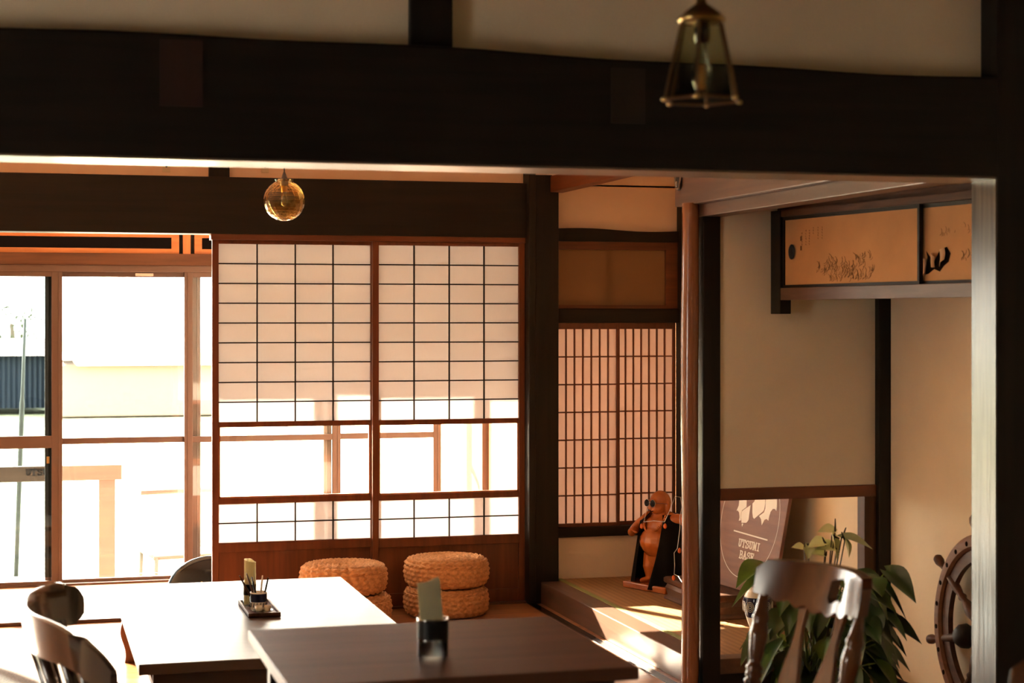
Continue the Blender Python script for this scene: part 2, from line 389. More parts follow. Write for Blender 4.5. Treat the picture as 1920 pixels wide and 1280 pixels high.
# carved knot on the beam end
kb = MB(); random.seed(3)
kb.ell((2.716, 7.15, 2.165), (.006, .035, .045), 14, 8)
k1 = kb.build('knot', M['darkY'], ub, smooth=True)
kb = MB()
kb.tube([(2.711, 7.15+.03*cos(a)*(1+.25*sin(3*a)), 2.165+.042*sin(a)*(1+.2*cos(2*a))) for a in [2*pi*i/18 for i in range(18)]], .004, 6, closed=True)
kb.ell((2.709, 7.16, 2.15), (.004, .012, .014), 8, 6)
kb.build('knot_rim', M['polishY'], ub, smooth=True)
# back wall right section (between dark post and side wall)
XR = 3.57
struct('wall_back_panel', MB().box(2.838, 3.625, 9.43, 9.5, 2.06, 2.32), M['plaster_pink'])
def wavy(u, v):
    return (2.838+u*(XR-2.838), 9.40 if v < .5 else 9.5, 2.068+.004*sin(u*7+1)-.003*u)
hd = MB(); n = 24
for i in range(n+1):
    u = i/n; x = 2.838+u*(XR-2.838); z = 2.07+.006*sin(u*6.5)-.008*u
    hd.v += [(x, 9.40, 2.0), (x, 9.5, 2.0), (x, 9.5, z), (x, 9.40, z)]
for i in range(n):
    for k in range(4): hd.f.append((i*4+k, i*4+(k+1)%4, (i+1)*4+(k+1)%4, (i+1)*4+k))
hd.f += [(0,1,2,3), (n*4+3, n*4+2, n*4+1, n*4)]
struct('trim_15', hd, M['darkX'])
struct('trim_16', B(2.838, XR, 9.395, 9.5, 1.545, 1.625), M['darkX'], bevel=.003)
struct('trim_17', B(2.838, XR, 9.395, 9.5, .350, .405), M['darkX'], bevel=.003)
struct('wall_back_low', B(2.838, XR, 9.42, 9.5, 0, .35), M['white'])
struct('trim_18', B(XR, 3.63, 9.36, 9.45, 0, 2.33), M['darkZ'], bevel=.003)
# outer facade above windows, engawa end wall
struct('wall_outer', B(-3.2, 3.7, YE-.03, YE+.05, 2.33, 2.8), M['plaster'])
struct('wall_porch_end', B(2.64, 2.72, 9.47, YE+.05, 0, 2.4), M['plaster_pink'])
struct('trim_19', MB().box(2.60, 2.64, 10.1, 10.16, 0, 2.4).box(2.61, 2.64, 10.16, 10.6, 0, 2.4), M['brownZ'])
struct('roof_eave', B(-4.2, 4.6, YE, YE+1.15, 2.60, 2.66), M['brownX'])
# yard wall added beside the lattice windows to keep direct sun off their paper
struct('wall_sunblock', B(2.64, 2.72, YE+.05, 12.0, -.4, 2.6), M['plaster_pink'])

# ------------------------------------------------------------------ polished log post
lg = MB(); pts = []; rs = []
for i in range(40):
    z = 2.06*i/39
    pts.append((2.717+.003*sin(z*4), 7.02+.002*cos(z*3), z)); rs.append(.037+.0014*sin(z*5.3)+.0005*sin(z*13))
tag(lg.tube(pts, rs, 28).build('log_post', M['log'], smooth=True), 'glossy reddish natural log post at the corner of the raised tatami alcove', 'post')

# ------------------------------------------------------------------ raised tatami alcove
struct('trim_20', MB().box(XB, 2.85, 7.06, 9.33, 0, .12).box(2.842, 3.625, 6.99, 7.09, .06, .125), M['planedY'], bevel=.004)
struct('trim_21', B(2.842, 3.625, 7.0, 7.08, 0, .06), M['darkX'])
struct('floor_alcove', B(2.85, 3.62, 7.09, 9.42, 0, .10), M['brownY'])
struct('trim_22', B(2.66, 2.70, 7.1, 9.3, 0.0, .006), M['black'])
tm = thing('tatami_mat', 'woven straw tatami mat with green border on raised alcove floor', 'tatami mat', (3.24, 8.25, .10))
B(2.85, 3.62, 7.09, 9.415, .10, .118).build('mat_surface', M['tatami'], tm)
B(2.852, 2.882, 7.09, 9.415, .100, .1205).build('border', M['border'], tm)
# ------------------------------------------------------------------ hanging partition at Y = 7.0
struct('wall_partition', B(2.842, 3.57, 7.0, 7.06, .845, 2.75), M['plaster'])
struct('trim_23', B(2.842, 3.57, 6.985, 7.075, .797, .848), M['redX'], bevel=.003)
struct('trim_24', B(3.570, 3.628, 6.96, 7.075, 0, 2.75), M['darkZ'], bevel=.003)
struct('trim_25', B(3.515, 3.572, 6.99, 7.06, 0.06, .80), M['brownZ'], bevel=.002)
struct('ceiling_alcove', B(2.85, 3.625, 4.886, 7.0, 2.075, 2.10), M['orangeY'])
struct('baseboard_right', B(3.60, 3.627, 4.9, 6.96, 0, .02), M['darkY'])

# ------------------------------------------------------------------ engawa windows
def sash(nm, xa, xb, yo, glassm, thick_mid, lstile=.05, rstile=.05):
    t = thing(nm, None, None, ((xa+xb)/2, YE+yo, 0), kind='structure')
    y0, y1 = YE+yo-.012, YE+yo+.018
    m = MB().box(xa, xa+lstile, y0, y1, .02, 1.845).box(xb-rstile, xb, y0, y1, .02, 1.845)
    m.box(xa, xb, y0+.001, y1-.001, .01, .03).box(xa, xb, y0+.001, y1-.001, 1.815, 1.845)
    zc = .845; m.box(xa, xb, y0+.001, y1-.001, zc-thick_mid/2, zc+thick_mid/2)
    # slim grooves of the extrusion
    m.box(xa+.018, xa+.022, y0-.004, y0, .02, 1.845).box(xb-.022, xb-.018, y0-.004, y0, .02, 1.845)
    m.build('frame', M['alu'], t, bevel=.002)
    MB().box(xa+lstile*.5, xb-rstile*.5, YE+yo+.002, YE+yo+.005, .05, 1.83).build('pane', glassm, t)
    return t
xs = [-3.1, -2.27, -1.46, -.65, .158, .965, 1.81, 2.47]
wins = []
for i in range(7):
    wins.append(sash('window_%d' % (i+1), xs[i]-.05, xs[i+1]+.05 if i < 6 else 2.5, 0 if i % 2 == 0 else -.035, M['glass2'] if i in (1, 3) else M['glass'], .072 if i == 3 else .036, .05, .062 if i == 3 else .05))
B(.63, .735, YE-.016, YE-.012+.001, 1.822, 1.838).build('label_sticker', M['sticker'], wins[4])
ltch = MB().box(.118, .134, YE-.055, YE-.047, .72, .76); ltch.build('latch', M['brass'], wins[3])
struct('trim_26', MB().box(-3.2, 2.6, YE-.05, YE+.04, 1.845, 1.885).box(-3.2, 2.6, YE-.055, YE+.04, 0, .012), M['alu'], bevel=.002)
struct('trim_27', B(-3.2, 2.64, YE-.06, YE+.04, 1.885, 1.955), M['brownX'], bevel=.002)
# transom windows above
tx = [-2.27, -.65, .93, 2.5]
for i in range(3):
    t = thing('window_%d' % (9+i), None, None, ((tx[i]+tx[i+1])/2, YE, 1.955), kind='structure')
    a, b = tx[i]+.045, tx[i+1]-.045
    MB().box(a, b, YE-.04, YE, 1.955, 1.985).box(a, b, YE-.04, YE, 2.052, 2.075).box(a, a+.045, YE-.041, YE+.001, 1.955, 2.075).box(b-.045, b, YE-.041, YE+.001, 1.955, 2.075).build('frame', M['orangeX'], t, bevel=.002)
    B(a+.03, b-.03, YE-.02, YE-.012, 1.97, 2.06).build('pane', M['glassdk'], t)
for i, x in enumerate(tx):
    struct('trim_%d' % (28+i), B(x-.022, x+.022, YE-.045, YE+.02, 1.955, 2.34), M['orangeZ'])
    struct('trim_%d' % (40+i), B(x-.05, x+.05, YE+.0, YE+.025, 1.955, 2.34), M['darkZ'])  # dark board added behind the post to make its side gaps dark
# conduit clips above the beam
for k, (px, py) in enumerate(((312, 312), (497, 313))):
    c = atY(px, py, 9.425)
    t = thing('wall_clip', ('small metal wall clip with one screw left of the short post above beam', 'small metal wall clip with one screw behind the amber globe lamp cord')[k], 'bracket', (c.x, 9.425, c.z-.02), group='wall clips')
    B(c.x-.02, c.x+.02, 9.424, 9.43, c.z-.03, c.z+.05).build('plate', M['plaster'], t, bevel=.001)
    MB().lathe([(.006, 0), (.006, .004)], 10, (c.x, 9.424, c.z), (0, -1, 0)).build('screw', M['iron'], t)

# ------------------------------------------------------------------ shoji screens
def shoji(nm, x0, x1, yo, label):
    t = thing(nm, label, None, ((x0+x1)/2, yo, .012), kind='structure')
    zt = 1.985; sw = .034; sl, sr = x0+sw, x1-sw
    f = MB().box(x0, sl, yo-.016, yo+.016, .012, zt).box(sr, x1, yo-.016, yo+.016, .012, zt)
    for a, b in ((1.986-.02, zt), (.992, 1.020), (.585, .616), (.375, .380), (.012, .08), (.33, .375)):
        f.box(sl, sr, yo-.015, yo+.015, a, b)
    f.build('frame', M['redZ'], t, bevel=.002)
    g = MB(); pw = (sr-sl)/4; kt = .0068
    for i in range(1, 4):
        x = sl+pw*i
        g.box(x-kt/2, x+kt/2, yo-.011, yo+.002, 1.02, 1.966).box(x-kt/2, x+kt/2, yo-.011, yo+.002, .38, .585)
    for r in range(1, 9):
        z = 1.02+(1.966-1.02)*r/9; g.box(sl, sr, yo-.010, yo+.002, z-kt/2, z+kt/2)
    z = (.38+.585)/2; g.box(sl, sr, yo-.010, yo+.002, z-kt/2, z+kt/2)
    g.build('lattice', M['darkZ'], t)
    B(sl-.004, sr+.004, yo+.003, yo+.0035, 1.01, 1.975).build('paper', M['paper'], t)
    B(sl-.004, sr+.004, yo+.003, yo+.0035, .376, .595).build('paper', M['paper'], t)
    fr = MB().box(sl+.001, sl+.009, yo-.010, yo+.010, .616, .992).box(sr-.009, sr-.001, yo-.010, yo+.010, .616, .992).box(sl, sr, yo-.010, yo+.010, .616, .624)
    fr.build('pane_bead', M['orangeZ'], t)
    B(sl, sr, yo, yo+.003, .612, .996).build('glass_pane', M['glass'], t)
    pn = MB().box(sl, sr, yo-.004, yo+.004, .07, .335)
    pn.build('base_panel', M['redZ'], t)
    return t
shoji('door_1', .951, 1.836, 9.44, 'left paper shoji screen with clear glass strip beside the open doorway')
shoji('door_2', 1.806, 2.660, 9.405, 'right paper shoji screen with clear glass strip beside the dark post')

# ------------------------------------------------------------------ lattice window pair and frosted transom in the alcove back wall
def lattice(nm, x0, x1, y, n, label):
    t = thing(nm, label, None, ((x0+x1)/2, y, .405), kind='structure')
    z0, z1 = .405, 1.545
    MB().box(x0, x0+.018, y-.012, y+.012, z0, z1).box(x1-.018, x1, y-.012, y+.012, z0, z1).box(x0, x1, y-.011, y+.011, z0, z0+.02).box(x0, x1, y-.011, y+.011, z1-.035, z1).build('frame', M['redZ'], t, bevel=.0015)
    g = MB(); a, b = x0+.018, x1-.018
    for i in range(1, n):
        x = a+(b-a)*i/n; g.box(x-.004, x+.004, y-.010, y+.002, z0, z1-.03)
    for r in range(1, 7):
        z = .425+(1.51-.425)*r/7; g.box(a, b, y-.009, y+.002, z-.004, z+.004)
    g.build('lattice', M['redZ'], t)
    B(a-.002, b+.002, y+.003, y+.0035, z0+.01, z1-.02).build('paper', M['paper2'], t)
    return t
lattice('window_12', 2.840, 3.222, 9.425, 7, 'left narrow lattice paper window in the alcove')
lattice('window_13', 3.205, 3.570, 9.46, 7, 'right narrow lattice paper window behind the carved statue')
t = thing('window_14', 'frosted brown glass transom over the lattice windows', None, (3.2, 9.44, 1.625), kind='structure')
MB().box(2.838, 2.85, 9.42, 9.47, 1.625, 2.0).box(3.50, 3.57, 9.42, 9.47, 1.625, 2.0).box(2.838, 3.57, 9.421, 9.469, 1.955, 2.0).box(2.838, 3.57, 9.421, 9.469, 1.625, 1.645).build('frame', M['redX'], t)
B(2.845, 3.52, 9.44, 9.444, 1.64, 1.97).build('frosted_pane', M['frost'], t)
B(3.15, 3.19, 9.46, 9.49, 1.63, 2.0).build('mullion', M['redZ'], t)

# ------------------------------------------------------------------ hanging cupboard (tenbukuro), slightly skewed
A = Vector((3.08, 6.975, 0)); Bv = Vector((3.30, 5.45, 0)); dv = (Bv-A).normalized(); nv = Vector((dv.y, -dv.x, 0))
if nv.x > 0: nv = -nv     # outward, to the left
LT = 2.05
LT = min(LT, (4.93-A.y)/dv.y)
def cb(s, z, t): return A+dv*s+nv*t+Vector((0, 0, z))
def cbox(mb, s0, s1, z0, z1, t0, t1):
    vs = [cb(s, z, t) for z in (z0, z1) for (s, t) in ((s0, t0), (s1, t0), (s1, t1), (s0, t1))]
    return mb.add(vs, [(0,3,2,1),(4,5,6,7),(0,1,5,4),(1,2,6,5),(2,3,7,6),(3,0,4,7)])
cab = thing('hanging_cupboard', 'wall-hung cupboard high under the beam with ink-painted sliding doors', 'cupboard', (A.x+.2, A.y-1, 1.648))
mb = MB(); mb.v = []; 
cpoly = [cb(0, 0, -.02), cb(LT, 0, -.02), Vector((3.62, 4.95, 0)), Vector((3.62, 6.975, 0))]
mb.prism([(p.x, p.y) for p in cpoly], lambda x, y, t: (x, y, t), 1.66, 1.69).prism([(p.x, p.y) for p in cpoly], lambda x, y, t: (x, y, t), 2.03, 2.06)
mb.build('carcass', M['brownY'], cab)
mb = MB(); cbox(mb, 0, LT, 1.648, 1.700, -.02, .012); mb.build('bottom_rail', M['planedY'], cab, bevel=.002)
mb = MB(); cbox(mb, 0, .075, 1.590, 2.028, -.04, .014); mb.build('end_post', M['darkZ'], cab, bevel=.002)
mb = MB(); cbox(mb, .0, LT, 2.0, 2.028, -.02, .010); mb.build('top_rail', M['brownY'], cab)
def fus(s0, s1, to, hand):
    r = MB(); fw = .012
    for a, b, c, d in ((s0, s1, 1.700, 1.712), (s0, s1, 1.985, 2.0), (s0, s0+fw, 1.7, 2.0), (s1-fw, s1, 1.7, 2.0)): cbox(r, a, b, c, d, to-.016, to+.002)
    fr = r.build('sliding_door', M['black'] if False else M['darkY'], cab)
    p = MB(); cbox(p, s0+fw, s1-fw, 1.712, 1.985, to-.012, to-.004); pp = p.build('painted_panel', M['fusuma'], fr)
    return fr, pp
fr1, pp1 = fus(.075, 1.02, .0, True)
fr2, pp2 = fus(1.00, LT-.02, -.018, False)
# handle
h = MB(); c = cb(.145, 1.85, -.002)
h.grid(lambda u, v: cb(.145+.026*v*cos(2*pi*u), 1.85+.032*v*sin(2*pi*u), -.0005+.004*(v if v < .8 else 2*.8-v)*1.0), 24, 5)
h.build('finger_pull', plain('blue black metal pull', (.015, .018, .03), .3, metal=.5), fr1, smooth=True)
# ink strokes as thin ribbons on the painted paper
def stroke(mb, pts, w, to):
    for (a, b) in zip(pts[:-1], pts[1:]):
        d = Vector((b[0]-a[0], b[1]-a[1])); 
        if d.length < 1e-5: continue
        n_ = Vector((-d.y, d.x)).normalized()*w/2
        q = [(a[0]-n_.x, a[1]-n_.y), (b[0]-n_.x, b[1]-n_.y), (b[0]+n_.x, b[1]+n_.y), (a[0]+n_.x, a[1]+n_.y)]
        mb.prism(q, lambda s, z, t: cb(s, z, t), to, to+.0006)
def ink(seed, parts, to, par):
    rd = random.Random(seed); mb = MB()
    for (s, z, w, h_, n_) in parts:
        for i in range(n_):
            ps = s+rd.uniform(-w, w); pz = z+rd.uniform(-h_, h_)*(1-abs(ps-s)/w*.5)
            L_ = rd.uniform(.008, .035); an = rd.uniform(-.4, 1.2); pts = []
            for k in range(5):
                pts.append((ps+L_*k/4*cos(an+k*.25)*1.2, max(pz+L_*k/4*sin(an+k*.25), 1.716)))
            stroke(mb, pts, rd.uniform(.0008, .0019), to)
    return mb.build('ink_painting', M['ink'], par)
ink(5, [(.42, 1.80, .05, .02, 14), (.48, 1.76, .10, .035, 60), (.62, 1.75, .10, .03, 50), (.64, 1.80, .06, .02, 22), (.55, 1.725, .14, .008, 20), (.35, 1.765, .03, .02, 10)], -.0035, pp1)
mb = MB(); rd = random.Random(2)
for (s, z0, n_) in ((.215, 1.925, 5), (.245, 1.935, 6), (.27, 1.935, 6), (.30, 1.945, 3), (.335, 1.945, 5), (.365, 1.945, 5)):
    for k in range(n_):
        z = z0-.011*k
        stroke(mb, [(s-.003, z), (s+rd.uniform(-.001, .004), z+rd.uniform(-.003, .003)), (s+rd.uniform(0, .003), z-.005)], .0016, -.0035)
for z in (1.905, 1.865): cbox(mb, .203, .215, z-.011, z+.008, -.0035, -.003)
mb.build('calligraphy', M['ink'], pp1)
ink(9, [(1.16, 1.88, .05, .012, 8), (1.42, 1.82, .10, .04, 40), (1.30, 1.9, .04, .03, 12), (1.35, 1.79, .12, .02, 25)], -.0215, pp2)
# torn hole in the second panel
tear = MB()
hole = [(1.020, 1.735), (1.035, 1.80), (1.028, 1.825), (1.05, 1.80), (1.062, 1.77), (1.075, 1.79), (1.10, 1.825), (1.135, 1.835), (1.155, 1.81), (1.145, 1.78), (1.12, 1.765), (1.10, 1.745), (1.07, 1.755), (1.04, 1.738)]
hole = [(1.022+(s-1.02)*1.15, z) for s, z in hole]
tear.prism(hole, cb, -.0222, -.0212); th = tear.build('torn_hole', M['hole'], pp2)
fl = MB()
for (s, z, w, h_, r0) in ((1.135, 1.80, .020, .030, .9), (1.085, 1.785, .014, .028, -.5), (1.035, 1.765, .008, .035, .5)):
    fl.grid(lambda u, v, s=s, z=z, w=w, h_=h_, r0=r0: cb(s+(u-.5)*w*2+.006*sin(v*3)*r0, z+(v-.5)*h_*2*(1-.3*u)+r0*.02*(u-.5), -.019+.016*sin(u*pi*.8)), 8, 8)
fl.build('curled_paper', M['fusback'], pp2, smooth=True)

# ------------------------------------------------------------------ tables
def table(name, label, x0, x1, y0, y1, zt, th, top, apron, wavyleg):
    t = thing(name, label, 'table', ((x0+x1)/2, (y0+y1)/2, 0))
    B(x0, x1, y0, y1, zt-th, zt).build('tabletop', top, t, bevel=.004)
    if wavyleg:
        B(x0+.05, x1-.05, y0+.012, y1-.05, zt-th-.06, zt-th).build('apron', apron, t, bevel=.003)
    else:
        B(x0+.05, x1-.05, y0+.05, y1-.05, zt-th-.05, zt-th).build('apron', apron, t, bevel=.003)
    for sx in (0, 1):
        for sy in (0, 1):
            x = (x0+.05, x1-.05)[sx]; y = (y0+.07, y1-.07)[sy]
            m = MB()
            if wavyleg:
                prof = []; H = zt-th; s = 1 if sx == 0 else -1
                for i in range(21):
                    z = H*i/20; prof.append((.012*sin(z/H*2*pi*1.4+.6), z))
                poly = [(x-s*.01+s*a, z) for a, z in prof]+[(x+s*.075+s*a*.4, z) for a, z in prof[::-1]]
                m.prism(poly, lambda a, b, c: (a, c, b), y-.03, y+.03)
                m.build('leg', M['orangeZ'] if False else M['redZ'], t, bevel=.003)
            else:
                xx = (x0+.07, x1-.07)[sx]; m.box(xx-.025, xx+.025, y-.025, y+.025, 0, zt-th); m.build('leg', apron, t, bevel=.003)
    return t
table('low_table', 'long low dark glossy table reflecting the bright window, behind the brown table', .388, 1.448, 6.41, 8.33, .34, .040, M['lacq'], M['lacqdk'], True)
table('dining_table', 'matt brown table in the foreground holding the black-banded napkin glass', .559, 1.380, 3.89, 4.625, .76, .030, M['lacq2'], M['lacqdk'], False)

# condiment tray on far table
OLD = set(bpy.data.objects)
ZT = .65
tr = thing('tray', 'small wooden tray holding the pen cup on the glossy table', 'tray', (.71, 5.585, ZT))
MB().box(.660, .760, 5.45, 5.72, ZT, ZT+.005).build('tray_base', M['brownY'], tr)
MB().box(.660, .666, 5.45, 5.72, ZT+.0, ZT+.014).box(.754, .760, 5.45, 5.72, ZT, ZT+.014).box(.666, .754, 5.45, 5.456, ZT, ZT+.014).box(.666, .754, 5.714, 5.72, ZT, ZT+.014).build('rim', M['brownY'], tr, bevel=.001)
nh = thing('napkin_holder', 'napkin holder with rolled cream napkins on the small tray', 'napkin holder', (.689, 5.655, ZT+.005))
MB().lathe([(.020, .0), (.021, .003), (.021, .038)], 20, (.689, 5.655, ZT+.005)).build('cup', M['glassclear'], nh, smooth=True)
MB().lathe([(.0215, .036), (.0215, .070)], 20, (.689, 5.655, ZT+.005), cap=False).build('band', M['black'], nh, smooth=True)
m = MB()
def roll(u, v):
    a = u*4.2*pi; r = .010+.0105*u; z = ZT+.012+v*(.137+.006*sin(a*.9))
    return (.689+r*cos(a), 5.655+r*sin(a)*.8, z)
m.grid(roll, 60, 4).build('napkins', M['papern'], nh, smooth=True)
pc = thing('pen_cup', 'blue and white patterned pen cup on the small tray', 'cup', (.705, 5.56, ZT+.005))
zc = ZT+.005
MB().lathe([(.022, 0), (.0255, .003), (.0262, .030), (.0268, .058), (.0245, .058), (.024, .008), (.001, .007)], 24, (.705, 5.56, zc), cap=False).build('cup', M['ceram'], pc, smooth=True)
MB().lathe([(.0268, .028), (.0274, .054)], 24, (.705, 5.56, zc), cap=False).build('glaze_band', M['navy'], pc, smooth=True)
m = MB()
for i in range(16): m.beam((.705+.0268*cos(i*pi/8), 5.56+.0268*sin(i*pi/8), zc+.012), (.705+.027*cos(i*pi/8+.15), 5.56+.027*sin(i*pi/8+.15), zc+.026), .002, .002)
m.build('painted_marks', M['navy'], pc)
for k, (dx, dy, tx_, ty_, h_, mt, lb) in enumerate(((-.008, .004, -.052, -.01, .112, 'brownZ', 'dark pen leaning furthest left in the pen cup'), (-.004, -.006, -.034, .0, .118, 'planedZ', 'brown pencil leaning left next to the napkin roll'), (.004, .006, .012, .02, .105, 'ceram', 'white rounded-top pen behind the others in the cup'), (.010, -.004, .020, .0, .102, 'black', 'thin dark pen standing upright at right of the cup'), (.0, .0, -.020, .004, .105, 'black', 'short black pen in the middle of the pen cup'))):
    a = Vector((.705+dx, 5.56+dy, zc+.012)); b = Vector((.705+dx+tx_, 5.56+dy+ty_, zc+h_))
    tag(MB().tube([a, a.lerp(b, .8), b], [.0032, .0032, .002], 8).build('pen', M[mt], smooth=True), lb, 'pen', 'pens in the blue cup')
tag(MB().lathe([(.004, 0), (.012, .001), (.030, .006), (.031, .009), (.029, .008), (.010, .003), (.001, .003)], 26, (.712, 5.508, ZT+.0052), cap=False).build('saucer', M['glassclear'], smooth=True), 'clear glass saucer at the front of the small tray', 'saucer')
for k, (x, y, r, lb) in enumerate(((.700, 5.512, .012, 'small white cup on the glass saucer, left one'), (.727, 5.507, .011, 'small white cup on the glass saucer, right one'))):
    tag(MB().lathe([(r*.6, 0), (r*.9, .003), (r, .018), (r*.9, .018), (r*.75, .005), (.001, .004)], 18, (x, y, ZT+.0095), cap=False).build('small_cup', M['ceram'], smooth=True), lb, 'cup', 'small white cups on the tray')

# the tray set is drawn at 3/4 size and resized about the tray's own base
TC = Vector((.71, 5.585, .65)); TN = Vector((.948, 7.456, .341))
for o in [o for o in bpy.data.objects if o not in OLD]:
    if o.parent is None: o.location = TN+(o.location-TC)*1.335
    if o.type == 'MESH': o.data.transform(Matrix.Scale(1.335, 4))
# napkin glass on the near table
nx, ny, nz = .942, 4.135, .76
ng = thing('napkin_glass', 'clear glass with black band holding folded napkins on the brown table', 'napkin holder', (nx, ny, nz))
MB().lathe([(.034, 0), (.037, .003), (.0375, .092), (.035, .092), (.0345, .008), (.001, .007)], 28, (nx, ny, nz), cap=False).build('glass_body', M['glassclear'], ng, smooth=True)
MB().lathe([(.0378, .046), (.0382, .088)], 28, (nx, ny, nz), cap=False).build('black_band', plain('satin black band', (.006, .006, .006), .45, spec=.25), ng, smooth=True)
MB().tube([(nx+.037*cos(a), ny+.037*sin(a), nz+.093) for a in [2*pi*i/28 for i in range(28)]], .0018, 6, closed=True).build('rim', M['chrome'], ng, smooth=True)
MB().lathe([(.030, 0), (.031, .004), (.031, .048)], 20, (nx, ny, nz+.008)).build('inner_sleeve', M['chairdk'], ng, smooth=True)
m = MB()
for i in range(7):
    o_ = i*.0022
    m.add([(nx-.030+o_*.3, ny-.010+o_, nz+.05), (nx+.026, ny-.010+o_*1.3, nz+.05), (nx+.016, ny-.006+o_*1.3, nz+.186+.001*i), (nx-.040+o_, ny-.006+o_, nz+.180-.001*i),
           (nx-.030+o_*.3, ny-.009+o_, nz+.05), (nx+.026, ny-.009+o_*1.3, nz+.05), (nx+.016, ny-.005+o_*1.3, nz+.186+.001*i), (nx-.040+o_, ny-.005+o_, nz+.180-.001*i)],
          [(0,1,2,3), (4,7,6,5), (0,4,5,1), (1,5,6,2), (2,6,7,3), (3,7,4,0)])
m.build('napkins', M['papern'], ng)

# ------------------------------------------------------------------ braided poufs
def pouf_mesh():
    R, H = .222, .142; nt_, npf = 420, 104
    prof = []
    # profile: from bottom centre out, side, and in to top centre
    rad = .040; pts = []
    def seg(n, f): 
        for i in range(n): pts.append(f(i/n))
    seg(10, lambda u: (.02+u*(R-rad-.02), 0.0))
    seg(14, lambda u: (R-rad+rad*sin(u*pi/2), rad-rad*cos(u*pi/2)))
    seg(10, lambda u: (R+.004*sin(u*pi), rad+u*(H-2*rad)))
    seg(20, lambda u: (R-rad+rad*cos(u*pi/2), H-rad+rad*sin(u*pi/2)))
    seg(50, lambda u: ((R-rad)*(1-u)+.004, H-.004*u))
    s = [0]
    for a, b in zip(pts[:-1], pts[1:]): s.append(s[-1]+sqrt((a[0]-b[0])**2+(a[1]-b[1])**2))
    vs = []; n = len(pts); wv = .0245
    for i, (r, z) in enumerate(pts):
        i0, i1 = max(0, i-1), min(n-1, i+1)
        dr, dz = pts[i1][0]-pts[i0][0], pts[i1][1]-pts[i0][1]; l = sqrt(dr*dr+dz*dz) or 1
        nr, nz_ = dz/l, -dr/l
        for j in range(nt_):
            a = 2*pi*j/nt_
            ss = s[i]+wv*a/(2*pi)            # spiral coil
            q = ss/wv; ring = math.floor(q); tt = (q-ring)*2-1
            k = max(8, int(round(2*pi*max(r, .02)/.044)))
            ph = a*k+ring*1.7
            br = .5+.5*sin(ph+abs(tt)*2.6)
            d = .015*sqrt(max(0, 1-tt*tt))*(.40+.65*br)-.009
            d += .0022*noise.noise(Vector((a*9, ss*90, 3)))
            rr = r+nr*d; zz = max(z+nz_*d, -.002)
            vs.append((rr*cos(a), rr*sin(a), zz+.003))
    fs = []
    for i in range(n-1):
        for j in range(nt_): fs.append((i*nt_+j, i*nt_+(j+1)%nt_, (i+1)*nt_+(j+1)%nt_, (i+1)*nt_+j))
    fs.append(tuple((n-1)*nt_+j for j in range(nt_))); fs.append(tuple(range(nt_))[::-1])
    return MB().add(vs, fs)
pt = Vector((1.95, 9.135, 0))
pf = pouf_mesh().build('braided_pouf', M['rush'], smooth=True)
def puf(x, y, z, rz, lb, first=False):
    o = pf if first else pf.copy()
    if not first: COL.objects.link(o)
    o.location = (x, y, z+.002); o.rotation_euler = (0, 0, rz)
    tag(o, lb, 'pouf', 'braided poufs stacked by the shoji'); return o
pc2 = at(836, 1060, 9.40)
puf(pc2.x, 9.148, 0, .3, 'round braided straw pouf, bottom of the right-hand stack by the dark post', True)
puf(pc2.x+.002, 9.15, .155, 2.1, 'round braided straw pouf, topmost of the right-hand stack by the dark post')
pl = at(644, 1060, 9.14)
puf(pl.x+.022, pl.y-.01, 0, 1.3, 'round braided straw pouf, lower one behind the glossy table')
puf(pl.x, pl.y, .155, 4.0, 'round braided straw pouf, top one behind the glossy table')

# ------------------------------------------------------------------ pendant lamps
g0 = at(533, 376, 7.5)
gl = thing('pendant_lamp', 'amber swirled glass globe pendant hanging before the back beam', 'pendant lamp', (g0.x, g0.y, g0.z-.09))
R = .0875; nT, nR = 22, 16
def gp(r, i, j, tw=.0):
    ph = -pi/2+pi*(i+.0)/nR; ph = min(ph, 1.22)
    a = 2*pi*(j+.5*i)/nT+.55*sin(ph)
    return (g0.x+r*cos(ph)*cos(a), g0.y+r*cos(ph)*sin(a), g0.z+r*sin(ph))
m = MB(); vs = []; fs = []
top_i = 14
for i in range(1, top_i+1):
    for j in range(nT): vs.append(gp(R, i, j))
for i in range(top_i-1):
    for j in range(nT):
        a, b, c, d = i*nT+j, i*nT+(j+1)%nT, (i+1)*nT+(j)%nT, (i+1)*nT+(j-1)%nT
        fs += [(a, b, c), (a, c, d)]
fs.append(tuple(range(nT))[::-1]); m.add(vs, fs)
go = m.build('glass_globe', M['amber'], gl, recalc=True)
sl = go.modifiers.new('shell', 'SOLIDIFY'); sl.thickness = .004; sl.offset = -1
MB().lathe([(.030, -.004), (.037, .001), (.041, .008), (.036, .006), (.030, .002)], 22, (g0.x, g0.y, g0.z+R*.93), cap=False).build('fluted_collar', M['glassclear'], gl)
MB().lathe([(.016, -.02), (.018, .0), (.020, .006), (.012, .018), (.008, .030), (.004, .040)], 18, (g0.x, g0.y, g0.z+R*.93)).build('cap', M['chairdk'], gl, smooth=True)
MB().lathe([(.012, -.045), (.013, -.02), (.013, 0)], 14, (g0.x, g0.y, g0.z+R*.93)).build('socket', M['brass'], gl, smooth=True)
MB().lathe([(.001, -.105), (.010, -.10), (.014, -.085), (.013, -.065), (.009, -.045)], 14, (g0.x, g0.y, g0.z+R*.93)).build('bulb', M['bulb'], gl, smooth=True)
MB().tube([(g0.x, g0.y, g0.z+R*.93+.036), (g0.x, g0.y, 2.74)], .0028, 6).build('cord', M['iron'], gl)

